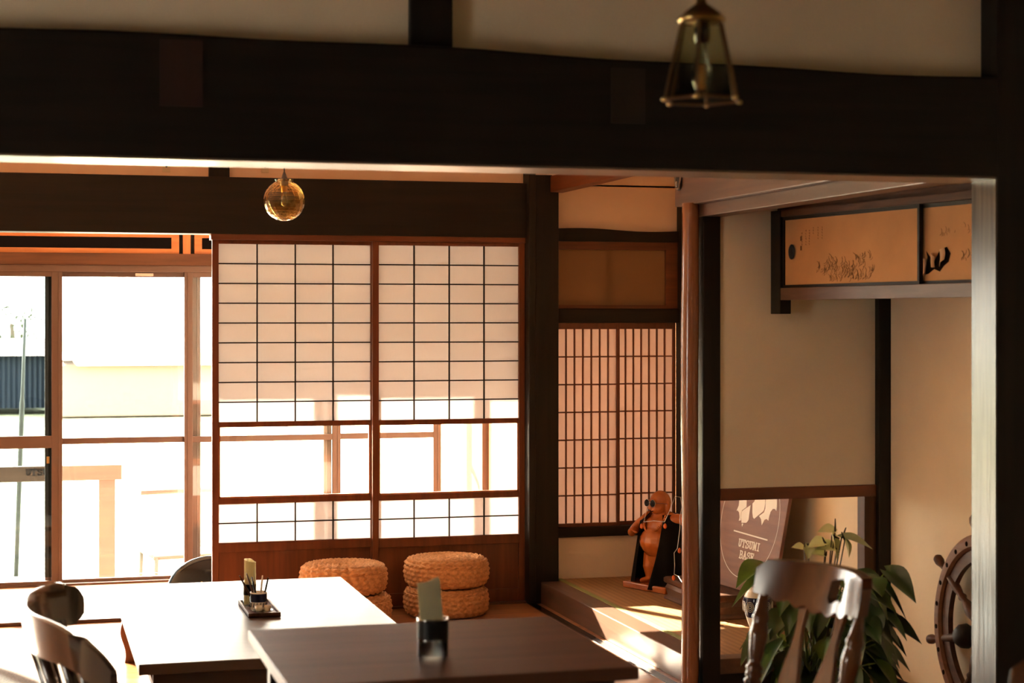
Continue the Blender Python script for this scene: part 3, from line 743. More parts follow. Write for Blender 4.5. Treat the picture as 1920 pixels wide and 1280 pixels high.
l0 = at(1316, 188, 3.3); lx, ly, lz = l0
lt = thing('pendant_lamp', 'tapered brass lantern pendant with clear glass sides before the big beam', 'pendant lamp', (lx, ly, lz))
rot = radians(-15.4)+radians(-13)
def hexp(r, z, k): a = -pi/2+rot+k*pi/3; return Vector((lx+r*cos(a), ly+r*sin(a), lz+z))
rt, rb, hz = .040, .074, .148
m = MB()
for k in range(6): m.tube([hexp(rb, 0, k), hexp(rt, hz, k)], .0028, 6)
for z, r in ((0, rb), (hz, rt)):
    for k in range(6): m.tube([hexp(r, z, k), hexp(r, z, k+1)], .0028 if z == 0 else .004, 6)
m.build('brass_frame', plain('dark brass bars', (.16, .08, .035), .35, metal=.8), lt)
for k in range(6): MB().ell(hexp(rb+.002, -.001, k), (.006, .006, .004), 8, 6).build('foot', M['brass'], lt, smooth=True)
for k in range(6):
    MB().add([hexp(rb-.002, .002, k), hexp(rb-.002, .002, k+1), hexp(rt-.002, hz-.002, k+1), hexp(rt-.002, hz-.002, k)], [(0,1,2,3)]).build('glass_panel', M['glasslant'], lt)
MB().lathe([(.044, hz-.002), (.045, hz+.004), (.036, hz+.014), (.020, hz+.026), (.010, hz+.032), (.008, hz+.045)], 18, (lx, ly, lz)).build('cap', M['brass'], lt, smooth=True)
MB().tube([(lx, ly, lz+hz+.04), (lx, ly, 3.0)], .006, 10).build('rod', M['chairdk'], lt)
MB().lathe([(.014, hz-.04), (.015, hz)], 14, (lx, ly, lz)).build('socket', M['chairdk'], lt, smooth=True)
MB().lathe([(.002, .012), (.012, .018), (.019, .038), (.018, .06), (.011, .088), (.010, .108)], 16, (lx, ly, lz), ).build('bulb', M['bulb'], lt, smooth=True)
MB().lathe([(.008, .022), (.008, .066)], 12, (lx, ly, lz)).build('filament_tube', M['amberbulb'] if False else plain('orange filament tube', (.75, .30, .08), .4), lt, smooth=True)

# ------------------------------------------------------------------ right chair (cottage chair back)
cr = thing('dining_chair', 'varnished chair with oval hand-hole in crest rail, in front of potted plant', 'chair', (1.519, 3.75, 0), radians(101.2))
SZ = .44
def backc(x, z):       # point on the leaning, curved back plane in local coordinates
    t = (z-SZ)/.52
    return (-.16-.165*t+.34*(x*x)/.04*.18*t)
def crest():
    nx_, nz_ = 96, 34; vs = []; keep = {}
    def low(u):      # scalloped bottom edge height
        a = abs(u)
        e = .905-.028*(1-a)**.8
        return e+(.006*cos(u*pi*7) if a < .85 else 0)
    def pt(i, j, side):
        u = -1+2*i/nx_; zt = .985+.004*cos(u*pi/2)-(.02*max(0, abs(u)-.9)/.1)
        zb = low(u); z = zb+(zt-zb)*j/nz_; x = u*.205
        y = backc(x, z)+side*.015
        return (x, y, z)
    f = []
    idx = lambda i, j, s_: (s_*(nx_+1)+i)*(nz_+1)+j
    vs = [pt(i, j, s_*2-1) for s_ in (0, 1) for i in range(nx_+1) for j in range(nz_+1)]
    def inhole(i, j):
        u = (-1+2*(i+.5)/nx_)*.205+.045; v = (j+.5)/nz_
        return (abs(u)/.034)**4+(abs(v-.52)/.24)**4 < 1
    cells = {(i, j) for i in range(nx_) for j in range(nz_) if not inhole(i, j)}
    for (i, j) in cells:
        f.append((idx(i,j,0), idx(i+1,j,0), idx(i+1,j+1,0), idx(i,j+1,0)))
        f.append((idx(i,j,1), idx(i,j+1,1), idx(i+1,j+1,1), idx(i+1,j,1)))
        for (di, dj, a, b) in ((-1,0,(i,j),(i,j+1)), (1,0,(i+1,j),(i+1,j+1)), (0,-1,(i,j),(i+1,j)), (0,1,(i,j+1),(i+1,j+1))):
            if (i+di, j+dj) not in cells: f.append((idx(*a,0), idx(*b,0), idx(*b,1), idx(*a,1)))
    return MB().add(vs, f)
co = crest().build('crest_rail', M['chair'], cr, local=True, smooth=True, angle=50, bevel=.003)
turn = [(0, .016), (.06, .019), (.12, .017), (.2, .020), (.35, .020), (.45, .018), (.50, .019), (.52, .024), (.535, .016), (.55, .025), (.565, .016), (.58, .024), (.60, .016), (.66, .020), (.74, .024), (.80, .020), (.82, .023), (.84, .019), (.92, .014), (1.0, .010)]
for s in (-1, 1):
    a = Vector((s*.155, backc(s*.10, SZ), SZ)); b = Vector((s*.190, backc(.19, .93), .935))
    fine = []
    for i in range(80):
        t = i/79
        for (t0, r0), (t1, r1) in zip(turn[:-1], turn[1:]):
            if t0 <= t <= t1: fine.append((.0185+((r0+(r1-r0)*(t-t0)/(t1-t0))-.020)*1.15)); break
    MB().tube([a.lerp(b, i/79) for i in range(80)], fine, 16).build('back_post', M['chair'], cr, local=True, smooth=True)
for s in (-.42, -.0, .42) if False else (-.36, .36):
    m = MB(); vs = []; n = 50
    for i in range(n+1):
        t = i/n; z = SZ+.0+(.895-SZ)*t; x = s*(.15+.05*t)
        w_ = .027+.013*sin(t*2*pi*1.6+2.2)*(1-.2*t)-.006*t; y = backc(x, z)
        vs += [(x-w_, y-.006, z), (x+w_, y-.006, z), (x+w_, y+.006, z), (x-w_, y+.006, z)]
    f = [(0,1,2,3), (n*4+3, n*4+2, n*4+1, n*4)]
    for i in range(n):
        for k in range(4): f.append((i*4+k, i*4+(k+1)%4, (i+1)*4+(k+1)%4, (i+1)*4+k))
    m.add(vs, f).build('splat', M['chair'], cr, local=True, smooth=True, angle=50)
def seat(par, w, d, z, m_, curve=.012):
    def top(u, v):
        a = 2*pi*u; r = v; x = w/2*r*(abs(cos(a))**.6*(1 if cos(a) > 0 else -1)); y = d/2*r*(abs(sin(a))**.6*(1 if sin(a) > 0 else -1))
        return (x, y, z-curve*(1-r*r))
    mb = MB().grid(top, 40, 8)
    mb.grid(lambda u, v: (top(u, 1)[0]*(1-.06*v), top(u, 1)[1]*(1-.06*v), z-.035*v), 40, 3)
    mb.grid(lambda u, v: (top(u, v)[0]*.94, top(u, v)[1]*.94, z-.035), 40, 3)
    return mb.build('seat', m_, par, local=True, smooth=True, angle=50)
seat(cr, .42, .40, SZ, M['chair'])
for sx in (-1, 1):
    for sy in (-1, 1):
        MB().tube([(sx*.14, sy*.13, SZ-.03), (sx*.16, sy*.15, .3), (sx*.175, sy*.165, .15), (sx*.185, sy*.18, 0)], [.016, .022, .018, .014], 12).build('leg', M['chair'], cr, local=True, smooth=True)
MB().tube([(-.17, .16, .18), (.17, .16, .18)], .011, 10).build('stretcher', M['chair'], cr, local=True, smooth=True)
MB().tube([(-.17, -.16, .18), (.17, -.16, .18)], .011, 10).build('stretcher', M['chair'], cr, local=True, smooth=True)

# ------------------------------------------------------------------ left chair (curved captain back)
lc = thing('captain_chair', 'dark curved-back chair at the left, facing the glossy table', 'chair', (.235, 4.65, 0), 0)
path = [(.150, 5.07, .80, .752), (.135, 5.055, .825, .735), (.110, 5.03, .845, .725), (.06, 4.97, .843, .738), (.028, 4.88, .843, .735), (.014, 4.77, .841, .733), (.018, 4.65, .840, .733), (.040, 4.54, .840, .734), (.078, 4.44, .838, .735), (.115, 4.37, .826, .73), (.145, 4.31, .805, .715), (.175, 4.27, .78, .705), (.20, 4.24, .75, .70)]
def cr_i(u, k):
    x = u*(len(path)-1); i = min(int(x), len(path)-2); t = x-i
    p0 = path[max(i-1, 0)][k]; p1 = path[i][k]; p2 = path[i+1][k]; p3 = path[min(i+2, len(path)-1)][k]
    return .5*((2*p1)+(-p0+p2)*t+(2*p0-5*p1+4*p2-p3)*t*t+(-p0+3*p1-3*p2+p3)*t**3)
n = 60; vs = []; f = []
for i in range(n+1):
    u = i/n; x, y, zt, zb = [cr_i(u, k) for k in range(4)]
    e = 1/200; dx = cr_i(min(u+e, 1), 0)-cr_i(max(u-e, 0), 0); dy = cr_i(min(u+e, 1), 1)-cr_i(max(u-e, 0), 1); l = sqrt(dx*dx+dy*dy) or 1
    nx_, ny_ = -dy/l*.012, dx/l*.012
    lean = -.02
    ring = []
    for (k, zz) in ((-1, zb), (-1, zb*.4+zt*.6), (-.8, zt-.004), (0, zt), (.8, zt-.004), (1, zb*.4+zt*.6), (1, zb)):
        ring.append((x+nx_*k+(lean*(zz-zb)/.1 if .1 < u < .8 else 0), y+ny_*k, zz))
    vs += ring
for i in range(n):
    for k in range(7): f.append((i*7+k, i*7+(k+1)%7, (i+1)*7+(k+1)%7, (i+1)*7+k))
f += [tuple(range(7)), tuple(n*7+k for k in range(7))[::-1]]
MB().add(vs, f).build('back_band', M['chairdk'], lc, smooth=True, angle=60)
for u in (.20, .30, .42, .58, .70, .80, .97):
    x, y, zt, zb = [cr_i(u, k) for k in range(4)]
    a = Vector((x, y, zb+.01)); b = Vector((.27+(x-.27)*.85+.03, 4.68+(y-4.68)*.62, .44))
    mid = a.lerp(b, .5)+Vector((.012, 0, 0))
    MB().tube([a, mid, b], [.016, .013, .013] if .1 < u < .9 else [.02, .018, .016], 12).build('spindle', M['chairdk'], lc, smooth=True)
lcs = seat(lc, .38, .40, .45, M['beigef'], .0)
for sx in (-1, 1):
    for sy in (-1, 1):
        MB().tube([(sx*.15, sy*.15, .42), (sx*.19, sy*.19, 0)], [.02, .014], 12).build('leg', M['chairdk'], lc, local=True, smooth=True)
# round grey seat behind it
ot = thing('floor_cushion', 'large round grey woven floor cushion at the lower left beside the low table', 'cushion', (-.08, 7.72, 0))
MB().lathe([(.001, 0), (.33, 0), (.37, .02), (.38, .04), (.36, .062), (.30, .072), (.001, .078)], 56, cap=False).build('cover', M['grey'], ot, local=True, smooth=True)
MB().tube([(.381*cos(a), .381*sin(a), .040) for a in [2*pi*i/56 for i in range(56)]], .005, 6, closed=True).build('piping', M['beigef'], ot, local=True, smooth=True)
# floor chair with black curved back in the porch
fc = at(400, 1090, 9.95)
zs = thing('floor_chair', 'low floor chair with glossy black curved back at the edge of shoji', 'chair', (fc.x, fc.y, 0), radians(-20))
MB().ell((0, 0, .02), (.27, .07, .215), 40, 20).build('curved_back', M['black'], zs, local=True, smooth=True)
MB().lathe([(.001, 0), (.24, 0), (.26, .02), (.24, .05), (.001, .055)], 36, (0, .2, 0), cap=False).build('cushion', M['blackmatte'], zs, local=True, smooth=True)
MB().lathe([(.008, 0), (.006, .006)], 10, (-.05, -.060, .09), (0, -1, 0)).build('stud', M['brass'], zs, local=True, smooth=True)

# ------------------------------------------------------------------ pedestal, statue, sunglasses, light string
pd = thing('wooden_pedestal', 'low dark wooden pedestal with moulded edge on the tatami behind the log post', 'pedestal', (3.4, 8.25, .12))
def mould(prof, x0, x1, y0, y1):
    mb = MB(); vs = []; k = len(prof)
    for o_, z in prof: vs += [(x0-o_, y0-o_, z), (x1, y0-o_, z), (x1, y1+o_, z), (x0-o_, y1+o_, z)]
    f = [(0,3,2,1), ((k-1)*4, (k-1)*4+1, (k-1)*4+2, (k-1)*4+3)]
    for i in range(k-1):
        for j in range(4): f.append((i*4+j, i*4+(j+1)%4, (i+1)*4+(j+1)%4, (i+1)*4+j))
    return mb.add(vs, f)
mould([(.012, .119), (.016, .128), (.008, .136), (.0, .142), (.006, .165), (.010, .180), (.002, .198), (.0, .203)], 3.205, 3.605, 7.93, 8.60).build('plinth', M['planedY'], pd, smooth=False)
mould([(.010, .203), (.016, .210), (.016, .228), (.008, .235)], 3.205, 3.605, 7.93, 8.60).build('top_board', M['brownY'], pd)

st = thing('carved_statue', 'reddish carved wooden laughing monk statue with big belly and black cape on tatami', 'statue', (3.30, 8.93, .12), radians(112))
MB().box(-.17, .17, -.13, .14, 0, .035).build('base', M['statue'], st, local=True, bevel=.008)
b = MB()
b.ell((0, .01, .31), (.105, .075, .085)); b.ell((0, .045, .255), (.10, .085, .085)); b.ell((0, -.01, .37), (.10, .06, .05))
b.ell((0, .005, .42), (.035, .035, .04))
b.ell((0, .018, .462), (.056, .062, .066)); b.ell((0, .028, .438), (.050, .048, .036)); b.ell((0, .055, .425), (.026, .026, .022))
b.ell((0, .076, .452), (.011, .014, .013)); b.ell((.030, .060, .436), (.018, .018, .015)); b.ell((-.030, .060, .436), (.018, .018, .015))
for s in (-1, 1): b.ell((s*.058, .012, .448), (.010, .016, .030)); b.ell((s*.056, .016, .418), (.010, .010, .014)); b.ell((s*.045, .03, .355), (.045, .035, .03))
b.ell((0, .078, .475), (.035, .010, .008))
def limb(pts, rs):
    pts = [Vector(p) for p in pts]
    for (a, c), (r0, r1) in zip(zip(pts[:-1], pts[1:]), zip(rs[:-1], rs[1:])):
        for k in range(7): t = k/6; q = a.lerp(c, t); r = r0+(r1-r0)*t; b.ell(q, (r, r, r), 12, 8)
limb([(.10, .0, .375), (.145, .05, .325), (.12, .115, .30), (.095, .125, .315)], [.036, .031, .024, .020])
limb([(-.10, .0, .375), (-.165, -.03, .38), (-.15, -.07, .44), (-.13, -.08, .475)], [.036, .032, .026, .022])
b.ell((-.12, -.10, .47), (.045, .045, .04))
for s in (-1, 1):
    limb([(s*.05, .02, .20), (s*.055, .04, .12), (s*.055, .03, .05)], [.055, .042, .030]); b.ell((s*.06, .065, .045), (.024, .045, .018))
b.ell((0, .02, .17), (.09, .06, .06)); b.ell((0, .0, .10), (.085, .045, .08))
for k in range(4): b.ell((.095-.012*k, .140, .318-.004*k), (.006, .012, .007)); b.ell((-.14+.010*k, -.055, .492), (.006, .008, .014))
bo = b.build('body', M['statue'], st, local=True)
rm = bo.modifiers.new('remesh', 'REMESH'); rm.mode = 'VOXEL'; rm.voxel_size = .0042; rm.use_smooth_shade = True
sm = bo.modifiers.new('smooth', 'SMOOTH'); sm.iterations = 4; sm.factor = .5
m = MB()
for i in range(26):
    a = -pi*.05+pi*1.1*i/25
    m.ell((.075*cos(a), .055+.045*sin(a)*.9+.0, .385-.075*sin(a)), (.0075, .0075, .0075), 10, 6)
m.build('bead_necklace', M['statue'], st, local=True, smooth=True)
m = MB()
m.tube([(-.012, .080, .422), (0, .083, .416), (.012, .080, .422)], .0025, 6)
m.build('carved_mouth', M['hole'], st, local=True, smooth=True)
def cape(u, v):
    a = radians(-62+ 305*u)-pi*.0      # from near side front, round the back, to far side front
    ang = pi*1.0+radians(20)+ (u)*radians(300)
    # local: angle measured so that front opening faces +y
    th = radians(130-28*v)+u*radians(288+28*v)
    rx = .135+.060*v; ry = .105+.050*v
    fold = .007*sin(th*11)*v
    x = (rx+fold)*cos(th); y = (ry+fold)*sin(th)-.01
    z = .395-(.385*v)+.018*(1-v)*abs(cos(th))
    if v < .12: x *= .6+.4*v/.12; y *= .7+.3*v/.12; z = .40-.385*v
    return (x, y, max(z, .012))
cp = MB().grid(lambda u, v: cape(u, v), 90, 30).build('cape', M['blackmatte'], st, local=True, smooth=True)
so = cp.modifiers.new('shell', 'SOLIDIFY'); so.thickness = .003; so.offset = 1
# round sunglasses resting on the face
S = wmat(st)
sg = thing('sunglasses', 'small round dark sunglasses worn by the carved statue', 'sunglasses', S @ Vector((0, .09, .462)), radians(112))
for s in (-1, 1):
    MB().lathe([(.001, 0), (.019, 0), (.019, .002), (.001, .002)], 20, (s*.023, .003, .002), (0, 1, .1), cap=False).build('lens', M['black'], sg, local=True)
    MB().tube([(s*.023+.0195*cos(a), .003, .002+.0195*sin(a)) for a in [2*pi*i/20 for i in range(20)]], .0012, 6, closed=True).build('rim', M['wire'], sg, local=True, smooth=True)
    MB().tube([(s*.040, .002, .004), (s*.060, -.035, .002), (s*.063, -.085, -.004)], .0012, 6).build('temple', M['iron'], sg, local=True)
MB().tube([(-.007, .004, .004), (0, .006, .008), (.007, .004, .004)], .0012, 6).build('bridge', M['wire'], sg, local=True)
# string of orange lights
def lp(px, py, D=9.20): return at(px, py, D)
pth = [lp(1214, 950, 9.30), lp(1207, 978, 9.22), lp(1226, 976, 9.16), lp(1246, 978, 9.10), lp(1255, 958, 9.10), lp(1266, 930, 9.10), lp(1276, 932, 9.10), lp(1279, 950, 9.05), lp(1275, 966, 9.02), lp(1275, 990, 9.0), lp(1270, 1028, 9.0), lp(1264, 1036, 9.0), lp(1265, 1060, 8.98), lp(1264, 1076, 8.95), lp(1272, 1080, 8.8), lp(1290, 1092, 8.6)]
ls = thing('string_lights', 'thin silver wire of small orange bulbs draped over the carved statue', 'string lights', (pth[-1].x, pth[-1].y, .235))
pth[-1].z = .239; pth[-2].z = max(pth[-2].z, .237)
MB().tube(pth, .0016, 6).build('wire', M['wire'], ls, smooth=True)
for (px, py, D) in ((1203, 986, 9.22), (1247, 986, 9.10), (1278, 972, 9.02), (1274, 1032, 9.0), (1263, 1083, 8.96)):
    c = lp(px, py, D)
    MB().lathe([(.001, -.014), (.008, -.009), (.010, 0), (.007, .009), (.003, .014)], 12, c).build('bulb', M['amberbulb'], ls, smooth=True)

# ------------------------------------------------------------------ sign board leaning on the side wall
sgn = thing('sign_board', 'brown sign board with white circle emblem and lettering leaning on the alcove wall', 'sign', (3.40, 8.06, .235))
tv = Vector((.10, -1, 0)).normalized()      # along board toward the camera
tilt = radians(11); upv = Vector((sin(tilt), 0, cos(tilt))); upv = (upv-tv*upv.dot(tv)).normalized(); nrm = tv.cross(upv)
if nrm.x > 0: nrm = -nrm
oc = Vector((3.385, 8.06, .237))
def sp(a, b_, t): return oc+tv*a+upv*b_+nrm*t
MB().prism([(-.34, 0), (.34, 0), (.34, .70), (-.34, .70)], sp, 0, .018).build('board', M['signw'], sgn, bevel=.002)
CZ = .345; RC = .285
MB().add([sp((RC+k*.0022)*cos(2*pi*i/96), CZ+(RC+k*.0022)*sin(2*pi*i/96), .0185) for k in (-.5, 1) for i in range(96)], [(i, (i+1)%96, 96+(i+1)%96, 96+i) for i in range(96)]).build('circle_line', M['whitepaint'], sgn)
def q(cx, cy):    # crop coordinates (1345..1495 px, 8.53 px each) to the board plane
    px = 1345+cx/8.533; py = 925+cy/8.533
    o_ = Vector((0, 0, CH)); u = (px-960)/FPX; d = Vector((SY+u*CY, CY-u*SY, -(py-HOR)/FPX))
    tt = ((oc-o_).dot(nrm)+.018)/d.dot(nrm); p = o_+d*tt-oc
    return (p.dot(tv), p.dot(upv))
shapes = [
 [(380,100),(475,100),(470,215),(400,265),(385,300),(378,430),(345,435),(358,380),(350,300),(325,268),(310,275),(345,190)],
 [(535,185),(500,420),(485,445),(462,468),(388,466),(384,380),(390,290),(420,262)],
 [(565,160),(600,120),(610,100),(760,100),(768,160),(752,255),(735,285),(590,405),(572,380),(562,300)],
 [(790,100),(960,100),(955,210),(945,280),(925,248),(890,245),(855,290),(830,370),(818,435),(790,405),(755,420),(712,505),(702,410),(670,360),(750,300),(770,240),(775,150)],
 [(393,478),(420,480),(408,500),(398,530),(392,505)]]
top_pts = [(380,100),(475,100)]
m = MB()
for s_ in shapes:
    pl_ = [q(x, y if y > 105 else -160) for x, y in s_]
    m.prism(pl_, sp, .0182, .0190)
m.build('emblem', M['whitepaint'], sgn)
a = q(265, 590); b_ = q(803, 745); dd = Vector((b_[0]-a[0], b_[1]-a[1])); nn = Vector((-dd.y, dd.x)).normalized()*.0035
m = MB().prism([(a[0]-nn.x, a[1]-nn.y), (b_[0]-nn.x, b_[1]-nn.y), (b_[0]+nn.x, b_[1]+nn.y), (a[0]+nn.x, a[1]+nn.y)], sp, .0182, .0188); m.build('rule', M['whitepaint'], sgn)
GLY = {  # slab serif letters drawn as strokes on a 6 x 8 grid
 'U': [((0,8),(2.2,8)), ((3.8,8),(6,8)), ((1.1,8),(1.1,2),(1.9,.6),(3,.2),(4.1,.6),(4.9,2),(4.9,8))],
 'T': [((0,6.2),(0,8),(6,8),(6,6.2)), ((3,8),(3,0)), ((1.8,0),(4.2,0))],
 'S': [((5.4,5.9),(5.4,7.6)), ((5.4,6.6),(4.2,7.9),(2.2,8),(.9,6.9),(.8,5.7),(1.9,4.6),(4.2,3.9),(5.5,2.7),(5.3,1.1),(4,.1),(2,.1),(.7,1.4)), ((.7,0),(.7,2))],
 'M': [((0,8),(1.4,8)), ((.9,8),(.9,0)), ((0,0),(1.9,0)), ((1.1,8),(3.2,1.8),(5.3,8)), ((5.5,8),(5.5,0)), ((4.6,0),(6.5,0)), ((5.2,8),(6.5,8))],
 'I': [((1.5,8),(4.5,8)), ((3,8),(3,0)), ((1.5,0),(4.5,0))],
 'B': [((0,8),(3.4,8),(4.8,7.3),(4.8,5),(3.4,4.2),(1.2,4.2)), ((3.4,4.2),(5.3,3.3),(5.3,.9),(3.6,0),(0,0)), ((1.2,8),(1.2,0))],
 'A': [((3,8),(.6,0)), ((3,8),(5.4,0)), ((1.5,2.8),(4.5,2.8)), ((-.2,0),(1.6,0)), ((4.4,0),(6.2,0)), ((2,8),(3.2,8))],
 'E': [((0,8),(5.2,8),(5.2,6.4)), ((1.2,8),(1.2,0)), ((0,0),(5.4,0),(5.4,1.8)), ((1.2,4.2),(4,4.2)), ((4,5),(4,3.3))]}
def letters(word, x0, x1, y0, hgt, wd, to3, t0, t1, name, mt, par, dirx=1):
    m = MB(); n_ = len(word); adv = (x1-x0)/n_
    for i, ch in enumerate(word):
        sx = adv*.80/6; sy = hgt/8; ox = x0+adv*i+adv*.08
        for pl_ in GLY[ch]:
            for (p, r_) in zip(pl_[:-1], pl_[1:]):
                ax, ay, bx, by = ox+p[0]*sx, y0+p[1]*sy, ox+r_[0]*sx, y0+r_[1]*sy
                d = Vector((bx-ax, by-ay)); 
                if d.length < 1e-6: continue
                e = d.normalized()*wd*.45; nn = Vector((-d.y, d.x)).normalized()*wd/2*(1.15 if abs(d.y) > abs(d.x) else .7)
                m.prism([(ax-e.x-nn.x, ay-e.y-nn.y), (bx+e.x-nn.x, by+e.y-nn.y), (bx+e.x+nn.x, by+e.y+nn.y), (ax-e.x+nn.x, ay-e.y+nn.y)], to3, t0, t1)
    return m.build(name, mt, par)
a = q(330, 835); b_ = q(680, 925); c_ = q(340, 715)
letters('UTSUMI', a[0], b_[0], (a[1]+b_[1])/2, (c_[1]-a[1])*.95, .0075, sp, .0182, .0190, 'lettering', M['whitepaint'], sgn)
a2 = q(345, 1030); b2 = q(580, 1080)
letters('BASE', a2[0], b2[0], (a2[1]+b2[1])/2, (c_[1]-a[1])*.95, .0075, sp, .0182, .0190, 'lettering', M['whitepaint'], sgn)

# ------------------------------------------------------------------ plants
def leaf(mb, base, d, L_, w, droop, up=Vector((0, 0, 1)), tw=0.0):
    base = Vector(base); d = Vector(d).normalized(); side = d.cross(up)
    side = side.normalized() if side.length > 1e-4 else Vector((1, 0, 0))
    nrm_ = side.cross(d); side = (side*cos(tw)+nrm_*sin(tw)).normalized(); nrm_ = side.cross(d)
    nu, nv_ = 9, 6; vs = []; f = []
    for i in range(nu+1):
        t = i/nu
        wd = w*(sin(min(1, t*1.0+.04)*pi)**.75)*(1-.35*t)*1.15 if t < 1 else .0006
        c = base+d*(L_*(t-.06*sin(pi*t)))+Vector((0, 0, -droop*L_*t*t))
        for j in range(nv_+1):
            s_ = j/nv_*2-1
            back = -.16*L_*(abs(s_)**1.5)*max(0, 1-t*4)
            vs.append(c+side*(s_*wd/2)+nrm_*(.22*wd*abs(s_)**1.3)+d*back)
    for i in range(nu):
        for j in range(nv_): f.append((i*(nv_+1)+j, (i+1)*(nv_+1)+j, (i+1)*(nv_+1)+j+1, i*(nv_+1)+j+1))
    mb.add(vs, f)
def arc(a, b, sag, n=8):
    a = Vector(a); b = Vector(b); return [a.lerp(b, i/n)+Vector((0, 0, sag*sin(pi*i/n))) for i in range(n+1)]
# blue and white vase on the tatami in front of the pedestal
vc = at(1424, 1172, 8.22); vx, vy = vc.x, vc.y+.02
va = thing('vase', 'navy and cream ceramic vase with leafy vine on the tatami by the sign', 'vase', (vx, vy, .12))
MB().lathe([(.032, 0), (.036, .004), (.045, .03), (.058, .07), (.068, .115), (.066, .15), (.054, .178), (.044, .190), (.048, .202), (.043, .204), (.038, .19), (.03, .15), (.001, .15)], 32, (vx, vy, .118), cap=False).build('body', M['ceram'], va, smooth=True)
MB().lathe([(.0555, .062), (.0600, .074), (.0690, .115), (.0672, .150), (.0650, .156)], 32, (vx, vy, .118), cap=False).build('glaze_band', M['navy'], va, smooth=True)
m = MB()
for k in range(10):
    a0 = 2*pi*k/10; r_ = .0700
    for rr in (.018, .012, .006):
        m.tube([(vx+r_*cos(a0+rr/.07*cos(b_)), vy+r_*sin(a0+rr/.07*cos(b_)), .232+rr*sin(b_)*1.3) for b_ in [2*pi*i/12 for i in range(12)]], .0010, 5, closed=True)
m.build('painted_scrolls', M['ceram'], va, smooth=True)
vp = thing('vine_plant', 'broad glossy pothos leaves spilling left from the navy vase', 'plant', (vx, vy, .27))
m = MB(); stm = MB()
for (px, py, D, dx, dy, dz, L_, w, dr) in ((1440, 1062, 8.1, -.7, -.25, .10, .20, .17, .55), (1450, 1074, 8.1, -.8, -.1, -.05, .22, .10, .6), (1450, 1066, 8.05, .7, -.4, .2, .10, .08, .5), (1460, 1080, 8.2, .3, -.7, .2, .11, .08, .6), (1440, 1080, 8.3, .2, .6, .3, .10, .08, .4)):
    p = at(px, py, D); leaf(m, p, (dx, dy, dz), L_, w, dr); stm.tube(arc((vx, vy, .30), p, .03), .003, 6)
m.build('leaves', plain('mid green leaf', (.06, .13, .015), .3, var=.3, vs=9), vp, smooth=True); stm.build('stems', M['green2'], vp, smooth=True)

# large anthurium in a floor pot
gx, gy = at(1525, 1270, 6.6).x, at(1525, 1270, 6.6).y
pt_ = thing('potted_plant', 'large dark-leaved anthurium in white pot on the floor behind the chair', 'plant', (gx, gy, 0))
MB().lathe([(.085, 0), (.09, .004), (.11, .17), (.118, .185), (.118, .20), (.106, .20), (.10, .17), (.001, .165)], 36, (gx, gy, 0), cap=False).build('pot', M['ceram'], pt_, smooth=True)
MB().lathe([(.001, .166), (.098, .166), (.098, .175), (.001, .178)], 30, (gx, gy, 0), cap=False).build('soil', M['soil'], pt_)
rd = random.Random(21); lv = MB(); stm = MB(); lv2 = MB()
spec = []
for k in range(150):
    px = rd.uniform(1432, 1655); py = rd.uniform(1075, 1260); D = rd.uniform(6.3, 6.85)
    if px < 1475 and py < 1170: continue
    spec.append((px, py, D))
spec += [(1640, 1085, 6.5), (1650, 1120, 6.5), (1655, 1150, 6.45), (1640, 1170, 6.5), (1425, 1200, 6.5), (1440, 1190, 6.4), (1430, 1225, 6.4), (1610, 1180, 6.4), (1468, 1200, 6.3), (1480, 1150, 6.4), (1662, 1070, 6.5)]
for k, (px, py, D) in enumerate(spec):
    p = at(px, py, D); out = Vector((p.x-gx, p.y-gy, 0)); 
    out = out.normalized() if out.length > .01 else Vector((1, 0, 0))
    d = out+Vector((rd.uniform(-.4, .4), rd.uniform(-.5, .3), rd.uniform(-.7, .1)))
    L_ = rd.uniform(.08, .155); w = L_*rd.uniform(.6, .85)
    leaf(lv if k % 7 else lv2, p, d, L_, w, rd.uniform(.3, .7), tw=rd.uniform(-.5, .5))
    stm.tube(arc((gx+rd.uniform(-.05, .05), gy+rd.uniform(-.05, .05), .17), p, .03), .003, 5)
lv.build('leaves', M['green'], pt_, smooth=True); lv2.build('young_leaves', M['green2'], pt_, smooth=True); stm.build('stems', M['green2'], pt_, smooth=True)
fls = MB(); sps = MB(); fst = MB()
for (px, py, dx, dz, L_, w, sx, sy) in ((1566, 996, -1, .25, .075, .042, 1566, 975), (1578, 1008, 1, -.10, .115, .050, 1586, 992), (1584, 1012, .2, -.9, .055, .045, 1578, 1000), (1548, 1018, -1, .05, .075, .045, 1542, 1010), (1560, 1002, .15, -.95, .080, .048, 1574, 1012), (1568, 1030, -1, .3, .09, .052, 1563, 1022), (1508, 1030, -.9, .4, .06, .035, 1509, 1020), (1516, 1020, -.1, -1, .045, .03, 1513, 1022), (1548, 1042, -.7, .3, .07, .045, 1550, 1036)):
    p = at(px, py, 6.6); r_ = Vector((CY, -SY, 0))*dx
    fls = MB(); leaf(fls, p, r_+Vector((0, 0, dz))+Vector((-.05, -.25, 0)), L_, w*1.5, .25, tw=.5)
    a = p; b_ = at(sx, sy, 6.58); MB().tube([a, a.lerp(b_, .5), b_+Vector((0, 0, .006))], [.004, .0036, .002], 7).build('spadix', M['stem'], pt_, smooth=True); fls.build('spathe', M['spathe'], pt_, smooth=True)
    fst.tube(arc((gx+rd.uniform(-.03, .03), gy, .18), p, .0), .0025, 5)
fst.build('flower_stems', M['stem'], pt_, smooth=True)

